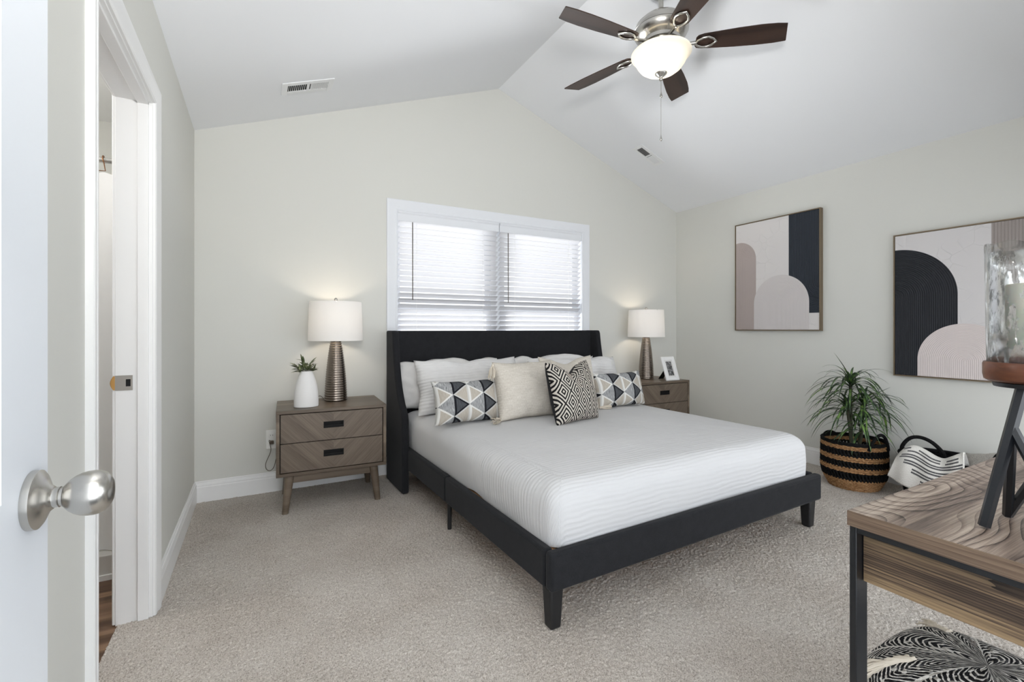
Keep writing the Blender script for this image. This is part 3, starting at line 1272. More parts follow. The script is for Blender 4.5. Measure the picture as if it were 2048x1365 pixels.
def build_bed():
    HW = 0.944
    L = 2.085
    # side rails, foot rail
    r0, r1 = 0.160, 0.306

    def rail(lo, hi):
        return MB().box(lo, hi)
    make('footboard_rail', rail((-HW, -0.02, r0), (HW, 0.025, r1)), M['upholstery'], BED, bevel=0.014)
    for s in (-1, 1):
        a, b = sorted((s * HW, s * (HW - 0.042)))
        make('side_rail', rail((a, 0.026, r0), (b, 1.02, r1)), M['upholstery'], BED, bevel=0.012)
        make('side_rail', rail((a, 1.0215, r0), (b, 2.02, r1)), M['upholstery'], BED, bevel=0.012)
    make('slat_platform', MB().box((-HW + 0.043, 0.03, 0.25), (HW - 0.043, 2.0, 0.285)), M['slat_wood'], BED)['label'] = 'pale wooden slat platform'
    # front legs: tapered, square with rounded edges
    for s in (-1, 1):
        cx, cy = s * (HW - 0.045), 0.035
        mb = MB()
        t, bo = 0.031, 0.024
        vs = [(cx + sx * q, cy + sy * q, z) for q, z in ((bo, 0.0), (t, r0)) for sx, sy in ((-1, -1), (1, -1), (1, 1), (-1, 1))]
        mb.add(vs, [(3, 2, 1, 0), (4, 5, 6, 7), (0, 1, 5, 4), (1, 2, 6, 5), (2, 3, 7, 6), (3, 0, 4, 7)])
        make('leg', mb, M['black_leg'], BED, bevel=0.009)
    # slim middle support legs
    for s in (-1, 1):
        for yy in (1.035,):
            mb = MB().lathe([(0.0115, 0.0), (0.012, 0.02), (0.0125, r0 + 0.01)], 16, c=(s * (HW - 0.035), yy, 0))
            make('support_leg', mb, M['black_leg'], BED, smooth=40)
    for yy in (0.5, 1.05, 1.6):
        make('support_leg', MB().lathe([(0.015, 0.0), (0.016, 0.25)], 16, c=(0, yy, 0)), M['black_leg'], BED, smooth=40)
    # headboard panel
    make('headboard', MB().box((-0.935, 2.005, 0.22), (0.935, 2.085, 1.125)), M['upholstery'], BED, bevel=0.012)
    # wings: shaped panels, curved front edge
    prof = []
    top_y, low_y = 1.925, 1.690
    back = 2.10
    curve = [(1.126, 1.937), (1.10, 1.926), (1.00, 1.912), (0.90, 1.893), (0.80, 1.865), (0.72, 1.832), (0.66, 1.798), (0.61, 1.762), (0.575, 1.728), (0.545, 1.704), (0.51, 1.692), (0.45, 1.690), (0.03, 1.690), (0.004, 1.694)]
    poly = [(y, z) for z, y in curve] + [(back, 0.004), (back, 1.126)]
    for s in (-1, 1):
        a, b = sorted((s * 0.936, s * 0.985))
        make('headboard_wing', MB().prism(poly, a, b, axis=0), M['upholstery'], BED, bevel=0.012)


build_bed()


def build_bedspread():
    HX, y0, y1 = 0.897, 0.030, 1.985
    ztop = 0.535
    rc = 0.055
    N = 420
    # rounded rectangle perimeter (foot corners tight)
    cxs = [(-HX + rc, y0 + rc), (HX - rc, y0 + rc), (HX - rc, y1 - rc), (-HX + rc, y1 - rc)]

    def perim(inset):
        pts = []
        r = max(rc - inset * 0.2, 0.004)
        xa, xb, ya, yb = -HX + inset, HX - inset, y0 + inset, y1 - inset
        segs = [('l', (xa, yb - r), (xa, ya + r)), ('a', (xa + r, ya + r), PI, 1.5 * PI), ('l', (xa + r, ya), (xb - r, ya)), ('a', (xb - r, ya + r), 1.5 * PI, 2 * PI),
                ('l', (xb, ya + r), (xb, yb - r)), ('a', (xb - r, yb - r), 0, PI / 2), ('l', (xb - r, yb), (xa + r, yb)), ('a', (xa + r, yb - r), PI / 2, PI)]
        cnt = [110, 8, 100, 8, 110, 8, 68, 8]
        for sg, c in zip(segs, cnt):
            for k in range(c):
                t = k / c
                if sg[0] == 'l':
                    p = (sg[1][0] + (sg[2][0] - sg[1][0]) * t, sg[1][1] + (sg[2][1] - sg[1][1]) * t)
                    d = Vector((sg[2][0] - sg[1][0], sg[2][1] - sg[1][1])).normalized()
                    nrm = (d.y, -d.x)
                else:
                    a = sg[2] + (sg[3] - sg[2]) * t
                    p = (sg[1][0] + r * math.cos(a), sg[1][1] + r * math.sin(a))
                    nrm = (math.cos(a), math.sin(a))
                pts.append((p, nrm))
        return pts
    levels = []
    R = 0.085
    for z in (0.0, 0.12, 0.25, 0.4, 0.55, 0.7, 0.85):
        levels.append((0.0, 'side', z))
    for k in range(0, 9):
        a = k / 8 * PI / 2
        levels.append((R * (1 - math.cos(a)), 'arc', math.sin(a)))
    K = 26
    vs, uvs = [], []
    rows = 0
    base = None
    for inset, kind, t in levels:
        P = perim(inset)
        for (p, nn) in P:
            x, y = p
            hem = 0.279 + 0.012 * math.sin(y * 7.3 + 0.6) * (1 if abs(nn[0]) > .5 else .4) + 0.010 * math.sin(x * 5.1 + y * 17)
            if nn[0] < -0.5: hem += 0.026 * math.exp(-((y - 0.62) / 0.22) ** 2) - 0.012 * math.exp(-((y - 1.75) / 0.25) ** 2)
            zs = ztop - R
            if kind == 'side': z = hem + (zs - hem) * t
            else: z = zs + R * t
            bulge = 0.012 * math.sin(PI * min(1, (z - hem) / (ztop - hem)))
            foot = max(0.0, -nn[1])
            w = noise.noise(Vector((x * 2.5, y * 2.5, z * 3))) * 0.012
            q = Vector((x + nn[0] * (bulge + w), y + nn[1] * (bulge + w), z))
            vs.append(q)
            vv = y - foot * (ztop - z)
            uvs.append((x + (0.6 * z if abs(nn[0]) > .5 else 0), vv))
        rows += 1
    P = perim(R)
    for k in range(1, K + 1):
        s = 1 - k / K
        cx, cy = 0.0, (y0 + y1) / 2
        for (p, nn) in P:
            x = cx + (p[0] - cx) * s
            y = cy + (p[1] - cy) * s
            e = 1 - s
            z = ztop + 0.020 * (1 - (1 - min(1, e * 1.6)) ** 2) + 0.006 * noise.noise(Vector((x * 3.1, y * 3.1, 2.0))) * min(1, e * 4)
            vs.append(Vector((x, y, z)))
            uvs.append((x, y))
        rows += 1
    n = len(P)
    fs = []
    for r in range(rows - 1):
        for i in range(n):
            j = (i + 1) % n
            fs.append((r * n + i, r * n + j, (r + 1) * n + j, (r + 1) * n + i))
    fs.append(tuple(range(n - 1, -1, -1)))
    mb = MB()
    mat = world_matrix(BED)
    t = thing('bedspread', bed_pt(0, 1.0, 0.29), 'smooth white ribbed bedspread over the mattress of the charcoal bed', 'bedspread', BED_R)
    inv = world_matrix(t).inverted() @ mat
    mb.add([inv @ p for p in vs], fs, uvs)
    make('cover', mb, M['bedspread'], t, smooth=70)


build_bedspread()


# ================================================================== PILLOWS
def pillow_mesh(w, h, T, ear=0.10, chop=0.0, chop_c=0.0, seed=0, wr=0.006, nu=56, nv=44, mi_back=0, sag=0.0, ol=0.004):
    """upright pillow, x across, z up (0 = bottom), y thickness"""
    mb = MB()

    def base(u, v):
        # u,v in -1..1
        bx = 1 - ear * (1 - v * v) ** 1.0
        bz = 1 - ear * (1 - u * u) ** 1.0
        x = w / 2 * u * (1 + (bx - 1) * abs(u))
        z = h / 2 * v * (1 + (bz - 1) * abs(v))
        if chop and v > -0.3:
            z -= chop * math.exp(-((u - chop_c) / 0.42) ** 2) * ((v + 0.3) / 1.3) ** 2
        x += ol * noise.noise(Vector((u * 2.2 + seed, v * 2.2, seed * 1.7))) * abs(u)
        z += ol * noise.noise(Vector((u * 2.6 + seed * 2.3, v * 2.0, seed * 0.7 + 5))) * abs(v)
        return x, z + h / 2

    def thick(u, v):
        a = max(0.0, 1 - abs(u) ** 2.4)
        b = max(0.0, 1 - abs(v) ** 2.4)
        t = T / 2 * (a * b) ** 0.46
        t *= 1 + sag * (-v)
        return t

    def side(sgn):
        def fn(a, b):
            u, v = 2 * a - 1, 2 * b - 1
            x, z = base(u, v)
            t = thick(u, v)
            edge = (1 - max(abs(u), abs(v)))
            wn = noise.noise(Vector((x * 9 + seed * 3.1, z * 9, seed + sgn))) * wr + noise.noise(Vector((x * 22 + seed, z * 22, seed * 2 + sgn))) * wr * 0.45
            y = sgn * (t + wn * min(1, edge * 6))
            return (x, y, z)
        return fn
    uvf = lambda a, b: ((a - 0.5) * w, (b - 0.5) * h)
    mb.grid(side(-1), nu, nv, uvf)
    mb.grid(side(1), nu, nv, uvf, mi=mi_back, flip=True)
    return mb


def place_pillow(name, mats, label, cat, loc, rz, lean, w, h, T, roll=0.0, group=None, parts=None, bed_rel=True, **kw):
    o = thing(name, loc, label, cat, 0, group)
    o.rotation_euler = Euler((-lean, roll, rz), 'XYZ')
    m = make('pillow_body' if 'pillow' in name else 'cushion_body', pillow_mesh(w, h, T, **kw), mats, o, smooth=75, weld=True)
    return o


def tassel(parent, at, direction, length=0.085, r=0.016, n=26, seed=0):
    rnd = random.Random(seed)
    d = Vector(direction).normalized()
    a = d.orthogonal().normalized()
    b = d.cross(a)
    mb = MB()
    p0 = Vector(at)
    mb.tube([p0, p0 + d * 0.014], [0.007, 0.0085], 10)
    mb.tube([p0 + d * 0.012, p0 + d * 0.019], 0.0095, 10)
    for k in range(n):
        an = rnd.random() * 2 * PI
        q = math.sqrt(rnd.random())
        s = a * math.cos(an) + b * math.sin(an)
        ln = length * rnd.uniform(0.85, 1.05)
        pts = [p0 + d * 0.016 + s * 0.006 * q, p0 + d * (0.016 + ln * 0.3) + s * r * q, p0 + d * (0.016 + ln * 0.7) + s * r * q * 1.15 + a * rnd.uniform(-.004, .004), p0 + d * ln + s * r * q * 1.2 + b * rnd.uniform(-.006, .006)]
        mb.tube(pts, 0.0022, 5)
    return make('tassel', mb, M['tassel'], parent, smooth=60)


def build_pillows():
    Z = 0.546
    G = 'white bed pillows against the headboard'
    place_pillow('bed_pillow', M['sheet'], 'plain white sleeping pillow squeezed against the left headboard wing, behind the ribbed sham', 'pillow', (1.315, 3.36, Z), BED_R, 0.20, 0.86, 0.36, 0.22, group=G, seed=1, ear=0.03, wr=0.020, ol=0.035)
    place_pillow('bed_pillow', M['sheet'], 'plain white sleeping pillow behind the sham on the right half, rounded top showing', 'pillow', (2.28, 3.34, Z), BED_R, 0.20, 0.90, 0.365, 0.22, group=G, seed=2, ear=0.03, wr=0.020, ol=0.035)
    place_pillow('bed_pillow', M['sham'], 'white ribbed sham standing on the left half of the bed behind the triangle cushion', 'pillow', (1.385, 3.10, Z), BED_R + 0.02, 0.30, 0.84, 0.385, 0.26, group=G, seed=3, ear=0.05, wr=0.020, ol=0.022, chop=0.012)
    place_pillow('bed_pillow', M['sham'], 'white ribbed sham standing on the right half of the bed near the right bedside lamp', 'pillow', (2.33, 3.08, Z), BED_R - 0.02, 0.28, 0.90, 0.370, 0.26, group=G, seed=4, ear=0.05, wr=0.020, ol=0.022, chop=0.012)
    # oatmeal cushions with tassels
    a = place_pillow('throw_cushion', M['beige'], 'oatmeal woven cushion with cream corner tassels, left of the black and cream diamond cushion', 'cushion', (1.572, 2.605, Z + 0.004), 0.03, 0.28, 0.47, 0.385, 0.19, group='oatmeal tasselled cushions', seed=5, ear=0.06, wr=0.010)
    tassel(a, (-0.228, 0.0, 0.372), (-0.42, -0.30, -1.0), 0.11, 0.020, seed=1)
    tassel(a, (-0.230, -0.01, 0.010), (-0.85, -0.60, -0.02), 0.10, 0.020, seed=2)
    tassel(a, (0.230, 0.0, 0.375), (0.4, 0.3, -1.0), 0.085, 0.014, seed=3)
    b = place_pillow('throw_cushion', M['beige'], 'oatmeal woven cushion half hidden behind the black and cream diamond cushion', 'cushion', (1.955, 2.66, Z + 0.004), -0.03, 0.26, 0.46, 0.405, 0.16, group='oatmeal tasselled cushions', seed=6, ear=0.08, wr=0.008, chop=0.045, chop_c=-0.1)
    tassel(b, (0.225, -0.01, 0.012), (0.95, -0.35, -0.02), 0.09, 0.015, seed=4)
    # lumbar cushions
    place_pillow('lumbar_cushion', M['triangles'], 'long grey triangle patterned cushion at the left end of the row', 'cushion', (1.178, 2.690, Z), 0.0, 0.28, 0.475, 0.275, 0.17, group='triangle patterned lumbar cushions', seed=7, ear=0.075, wr=0.006)
    place_pillow('lumbar_cushion', M['triangles'], 'long grey triangle patterned cushion at the right end of the row beside the nightstand', 'cushion', (2.425, 2.675, Z), 0.06, 0.26, 0.50, 0.270, 0.16, group='triangle patterned lumbar cushions', seed=8, ear=0.075, wr=0.006)
    # diamond cushion
    place_pillow('throw_cushion', [M['diamond'], M['black_cloth']], 'black and cream diamond patterned square cushion in front, with a dented top', 'cushion', (1.782, 2.365, Z + 0.002), 0.20, 0.28, 0.39, 0.395, 0.18, seed=9, ear=0.05, wr=0.008, chop=0.085, chop_c=-0.05, mi_back=1)


build_pillows()


# ================================================================== NIGHTSTANDS
def build_nightstand():
    t = thing('nightstand', (0.432, 3.352, 0), 'two drawer grey-brown nightstand left of the bed with a vase and lamp on it', 'nightstand', math.radians(-2.6), 'grey-brown chevron nightstands')
    W, D, z0, z1 = 0.655, 0.470, 0.235, 0.638
    hw, hd = W / 2, D / 2
    th = 0.020
    mb = MB()
    mb.box((-hw, -hd, z1 - th), (hw, hd, z1)).box((-hw, -hd, z0), (hw, hd, z0 + th))
    mb.box((-hw, -hd, z0 + th), (-hw + th, hd, z1 - th)).box((hw - th, -hd, z0 + th), (hw, hd, z1 - th))
    mb.box((-hw + th, hd - 0.012, z0 + th), (hw - th, hd, z1 - th))
    make('cabinet', mb, M['night_wood'], t, bevel=0.0025)
    make('recess', MB().box((-hw + th, -hd + 0.025, z0 + th), (hw - th, hd - 0.013, z1 - th)), M['dark'], t)
    g = 0.005
    zi0, zi1 = z0 + th + g, z1 - th - g
    zm = (zi0 + zi1) / 2
    for (a, b) in ((zi0, zm - g / 2), (zm + g / 2, zi1)):
        zc = (a + b) / 2
        d = bpy.data.objects.new('drawer', None)
        COL.objects.link(d)
        d.parent = t
        d.location = (0, -hd, zc)
        h = (b - a) / 2
        iw = hw - th - g
        pw, ph, po = 0.060, 0.020, 0.008
        mb = MB()
        y0, y1 = 0.004, 0.024
        zc2 = po
        mb.box((-iw, y0, -h), (-pw, y1, h)).box((pw, y0, -h), (iw, y1, h)).box((-pw, y0, -h), (pw, y1, zc2 - ph)).box((-pw, y0, zc2 + ph), (pw, y1, h))
        make('drawer_front', mb, M['chevron'], d)
        mb = MB()
        e = 0.006
        mb.box((-pw, 0.002, zc2 - ph), (-pw + e, 0.02, zc2 + ph)).box((pw - e, 0.002, zc2 - ph), (pw, 0.02, zc2 + ph))
        mb.box((-pw + e, 0.002, zc2 - ph), (pw - e, 0.02, zc2 - ph + e)).box((-pw + e, 0.002, zc2 + ph - e), (pw - e, 0.02, zc2 + ph))
        mb.box((-pw, 0.020, zc2 - ph), (pw, 0.023, zc2 + ph)).box((-pw + e, 0.005, zc2 - ph + e), (pw - e, 0.0075, zc2 - ph * 0.1))
        make('handle', mb, M['black'], d)['label'] = 'black recessed pull'
    # base apron
    for ya in (-hd + 0.05, hd - 0.07):
        make('apron', MB().box((-hw + 0.06, ya, z0 - 0.055), (hw - 0.06, ya + 0.02, z0)), M['night_wood'], t)
    for sx in (-1, 1):
        for sy in (-1, 1):
            n = 14
            mb = MB()
            tx, ty = sx * (hw - 0.075), sy * (hd - 0.062)
            bx, by = sx * (hw - 0.050), sy * (hd - 0.040)
            vs, fs = [], []
            L = 6
            for k in range(L + 1):
                s = k / L
                r = 0.0185 + 0.0095 * s
                cx, cy = bx + (tx - bx) * s, by + (ty - by) * s
                for i in range(n):
                    a = 2 * PI * i / n
                    ca, sa = math.cos(a), math.sin(a)
                    q = (abs(ca) ** 3.2 + abs(sa) ** 3.2) ** (-1 / 3.2)
                    vs.append((cx + r * q * ca, cy + r * q * sa, z0 * s))
            for k in range(L):
                for i in range(n):
                    j = (i + 1) % n
                    fs.append((k * n + i, k * n + j, (k + 1) * n + j, (k + 1) * n + i))
            fs.append(tuple(range(n - 1, -1, -1)))
            fs.append(tuple(L * n + i for i in range(n)))
            make('leg', mb.add(vs, fs), M['night_wood'], t, smooth=50)
    return t


NS1 = build_nightstand()
NS2 = copy_thing(NS1, (3.385, 3.375, 0), math.radians(-1.0), 'two drawer grey-brown nightstand right of the bed under the lamp and photo frame')
NSZ = 0.638


# ================================================================== LAMPS
def build_lamp(loc, label):
    l = thing('table_lamp', loc, label, 'lamp', 0, 'bronze ribbed table lamps with white shades')
    # ribbed tapered base
    prof = [(0.070, 0.0), (0.0745, 0.004)]
    n = 25
    H0, H1 = 0.008, 0.415
    for k in range(n * 4 + 1):
        t = k / (n * 4)
        z = H0 + (H1 - H0) * t
        r = 0.0745 - 0.0125 * t ** 1.0 - 0.0265 * t ** 2.2
        r += 0.0019 * math.cos(2 * PI * t * n)
        prof.append((r, z))
    prof += [(0.030, 0.419), (0.012, 0.421)]
    make('lamp_base', MB().lathe(prof, 56), M['lamp_base'], l, smooth=60)
    make('neck', MB().lathe([(0.010, 0.418), (0.010, 0.45), (0.016, 0.452), (0.016, 0.50), (0.010, 0.502)], 20), M['nickel'], l, smooth=40)
    # shade (open top and bottom) with spider ring
    zb, zt, rb, rt = 0.420, 0.690, 0.182, 0.172
    make('lamp_shade', MB().lathe([(rb, zb), (rb + (rt - rb) * .5, (zb + zt) / 2), (rt, zt)], 72, caps=False), M['shade'], l, smooth=60)
    mb = MB()
    for k in range(3):
        a = 2 * PI * k / 3 + 0.4
        mb.tube([(0, 0, zt - 0.012), (rt * math.cos(a), rt * math.sin(a), zt - 0.003)], 0.0022, 6)
    mb.tube([(0, 0, 0.5), (0, 0, zt)], 0.003, 6)
    make('spider', mb, M['nickel'], l)
    make('finial', MB().lathe([(0.0, zt - 0.004), (0.009, zt - 0.002), (0.008, zt + 0.006), (0.012, zt + 0.014), (0.0115, zt + 0.022), (0.006, zt + 0.029), (0.0, zt + 0.031)], 20), M['nickel'], l, smooth=50)
    b = make('light_bulb', MB().lathe([(0.012, 0.50), (0.014, 0.52), (0.026, 0.545), (0.029, 0.565), (0.022, 0.585), (0.0, 0.594)], 20), BULB, l, smooth=60)
    return l


bm_ = Mat('warm_bulb', (1, 1, 1), 0.5)
bm_.b.inputs['Emission Color'].default_value = (1.0, 0.82, 0.62, 1)
bm_.b.inputs['Emission Strength'].default_value = 8.0
BULB = bm_.m

LAMP1 = build_lamp((0.478, 3.440, NSZ), 'bronze ribbed table lamp with white drum shade on the left nightstand')
LAMP2 = copy_thing(LAMP1, (3.425, 3.430, NSZ), 0, 'bronze ribbed table lamp with white drum shade on the right nightstand')
for L in (LAMP1, LAMP2):
    point_light('table_lamp_light', (L.location.x, L.location.y, L.location.z + 0.565), 5.2, (1.0, 0.86, 0.70), 0.035)

# cord of the left lamp to the outlet
pts = [(0.41, 3.60, 0.655), (0.30, 3.635, 0.60), (0.125, 3.640, 0.50), (0.082, 3.640, 0.36), (0.073, 3.637, 0.352)]
pts2 = []
cps = [(0.41, 3.500, NSZ + 0.006), (0.38, 3.625, NSZ + 0.006), (0.30, 3.640, 0.50), (0.14, 3.638, 0.30), (0.095, 3.636, 0.17), (0.06, 3.632, 0.155), (0.045, 3.632, 0.20), (0.078, 3.640, 0.29), (0.066, 3.632, 0.36), (0.082, 3.634, 0.352)]


def smooth_path(c, per=8):
    out = []
    c = [Vector(p) for p in c]
    for i in range(len(c) - 1):
        p0, p1, p2, p3 = c[max(i - 1, 0)], c[i], c[i + 1], c[min(i + 2, len(c) - 1)]
        for k in range(per):
            t = k / per
            out.append(0.5 * ((2 * p1) + (p2 - p0) * t + (2 * p0 - 5 * p1 + 4 * p2 - p3) * t * t + (3 * p1 - p0 - 3 * p2 + p3) * t ** 3))
    out.append(c[-1])
    return out


make('power_cord', MB().tube(smooth_path(cps), 0.0022, 6), M['cord'], LAMP1, world=True, smooth=60)

# wall outlet
wo = thing('wall_outlet', (0.083, YB, 0.366), 'white wall outlet with a lamp cord plugged in left of the nightstand', 'outlet')
make('cover_plate', MB().box((0.048, YB - 0.006, 0.300), (0.118, YB, 0.432)), M['plastic'], wo, world=True, bevel=0.003)
for zc in (0.338, 0.394):
    s = make('receptacle', MB().box((0.066, YB - 0.009, zc - 0.017), (0.100, YB - 0.005, zc + 0.017)), M['plastic'], wo, world=True, bevel=0.004)
    make('slots', MB().box((0.075, YB - 0.0097, zc - 0.004), (0.077, YB - 0.0088, zc + 0.006)).box((0.089, YB - 0.0097, zc - 0.004), (0.091, YB - 0.0088, zc + 0.006)), M['dark'], s, world=True)
pg = make('plug', MB().box((0.071, YB - 0.03, 0.336), (0.095, YB - 0.009, 0.360)), M['cord'], LAMP1, world=True, bevel=0.004)


# ================================================================== VASE, PHOTO FRAME
def build_vase():
    c = (0.272, 3.245, NSZ)
    v = thing('vase', c, 'white ceramic vase on the left nightstand beside the lamp', 'vase')
    prof = [(0.055, 0.0), (0.071, 0.002), (0.0735, 0.006)]
    pts = [(0.0735, 0.01), (0.0735, 0.05), (0.071, 0.09), (0.0655, 0.13), (0.056, 0.17), (0.046, 0.20), (0.0375, 0.222), (0.0345, 0.228)]
    k = 0
    for (r0, z0), (r1, z1) in zip(pts[:-1], pts[1:]):
        n = max(2, int((z1 - z0) / 0.003))
        for i in range(n):
            t = i / n
            z = z0 + (z1 - z0) * t
            prof.append((r0 + (r1 - r0) * t + (0.0005 * math.sin(z * 900) if z < 0.1 else 0), z))
    prof += [(0.0345, 0.229), (0.032, 0.230), (0.030, 0.225), (0.036, 0.20), (0.05, 0.1), (0.05, 0.02), (0.0, 0.015)]
    mb = MB().lathe(prof, 48)
    mb.v = [(x, y * 0.72, z) for x, y, z in mb.v]
    make('vase_body', mb, M['ceramic'], v, smooth=50)

    s = thing('leaf_sprig', (c[0], c[1], c[2] + 0.06), 'short green and cream leaf sprig standing in the white vase', 'greenery')
    rnd = random.Random(4)
    lv = MB()
    st = MB()
    tips = [(-0.085, 0.0, 0.29), (-0.07, -0.01, 0.265), (-0.055, -0.01, 0.245), (-0.03, 0.0, 0.315), (0.0, 0.0, 0.29), (0.035, 0.0, 0.30), (0.055, -0.01, 0.25), (-0.01, 0.02, 0.27), (0.015, -0.02, 0.26)]
    for tx, ty, tz in tips:
        p0 = Vector((rnd.uniform(-.012, .012), rnd.uniform(-.01, .01), 0.10))
        p1 = Vector((tx * 0.35, ty * 0.3, 0.205))
        p2 = Vector((tx * 0.75, ty, tz - 0.02 - 0.06))
        st.tube([p0, Vector((tx * .2, ty * .2, 0.165)), p1 - Vector((0, 0, 0.03)), p2], 0.0017, 5)
        for k in range(8):
            base = p1.lerp(p2, k / 7) - Vector((0, 0, 0.03 * (1 - k / 7)))
            d = Vector((tx + rnd.uniform(-.05, .05), rnd.uniform(-.05, .05), rnd.uniform(0.0, .06))).normalized()
            L, W = rnd.uniform(0.040, 0.068), rnd.uniform(0.006, 0.010)
            leaf(lv, base, d, L, W, droop=rnd.uniform(0.0, 0.35))
    make('foliage', lv, M['sprig'], s, smooth=60)
    make('stems', st, M['stem'], s)


def leaf(mb, base, d, L, W, droop=0.3, n=7, crease=0.25, maxx=None, twist=0.0):
    """a tapered blade that arches over"""
    base, d = Vector(base), Vector(d).normalized()
    up = Vector((0, 0, 1))
    p = base.copy()
    pts = []
    dirv = d.copy()
    for k in range(n + 1):
        pts.append((p.copy(), dirv.copy()))
        p = p + dirv * (L / n)
        dirv = (dirv + Vector((0, 0, -droop / n))).normalized()
    vs, fs, uvs = [], [], []
    for k, (q, dv) in enumerate(pts):
        t = k / n
        w = W * (1.0 if t < 0.3 else math.sin(PI / 2 * (1 - (t - 0.3) / 0.7)) ** 0.8) * (0.65 + 0.35 * min(1, t * 5))
        s = dv.cross(up)
        s = s.normalized() if s.length > 1e-4 else Vector((1, 0, 0))
        nrm = s.cross(dv)
        w = max(w, 0.0004)
        P = [q - s * w + nrm * w * crease, q, q + s * w + nrm * w * crease]
        if maxx is not None:
            for a in P: a.x = min(a.x, maxx)
        vs += P
        uvs += [(0, t), (0.5, t), (1, t)]
    for k in range(n):
        a = k * 3
        fs += [(a, a + 1, a + 4, a + 3), (a + 1, a + 2, a + 5, a + 4)]
    mb.add(vs, fs, uvs)


build_vase()


def build_photo_frame():
    c = (3.545, 3.185, NSZ + 0.001)
    f = thing('photo_frame', c, 'small white photo frame leaning on its easel on the right nightstand', 'photo frame')
    f.rotation_euler = Euler((0, 0, math.radians(-2)), 'XYZ')
    tilt = Matrix.Rotation(math.radians(-20), 4, 'X')
    W, H, e, d = 0.170, 0.240, 0.034, 0.016
    mb = MB()
    for lo, hi in (((-W / 2, 0, 0), (-W / 2 + e, d, H)), ((W / 2 - e, 0, 0), (W / 2, d, H)), ((-W / 2 + e, 0, 0), (W / 2 - e, d, e)), ((-W / 2 + e, 0, H - e), (W / 2 - e, d, H))):
        mb.box(lo, hi, tilt)
    make('frame', mb, M['trim'], f, bevel=0.004)
    mb = MB()
    i, e2 = e, 0.014
    for lo, hi in (((-W / 2 + i, 0.006, i), (-W / 2 + i + e2, 0.012, H - i)), ((W / 2 - i - e2, 0.006, i), (W / 2 - i, 0.012, H - i)), ((-W / 2 + i + e2, 0.006, i), (W / 2 - i - e2, 0.012, i + e2)), ((-W / 2 + i + e2, 0.006, H - i - e2), (W / 2 - i - e2, 0.012, H - i))):
        mb.box(lo, hi, tilt)
    make('mat_board', mb, M['ceramic'], f)
    make('photo', MB().box((-W / 2 + i, 0.011, i), (W / 2 - i, 0.0135, H - i), tilt), M['photo'], f)['label'] = 'black and white photograph'
    mb = MB()
    top = tilt @ Vector((0, d, H * 0.62))
    bot = Vector((0, 0.165, 0.0))
    for s in (1,):
        vs = [top + Vector((-0.02, 0, 0)), top + Vector((0.02, 0, 0)), bot + Vector((0.033, 0, 0)), bot + Vector((-0.033, 0, 0))]
        vs += [v + Vector((0, 0.004, 0.002)) for v in vs]
        mb.add(vs, [(0, 1, 2, 3), (7, 6, 5, 4), (0, 4, 5, 1), (1, 5, 6, 2), (2, 6, 7, 3), (3, 7, 4, 0)])
    make('easel', mb, M['black'], f)['label'] = 'black easel back'


build_photo_frame()


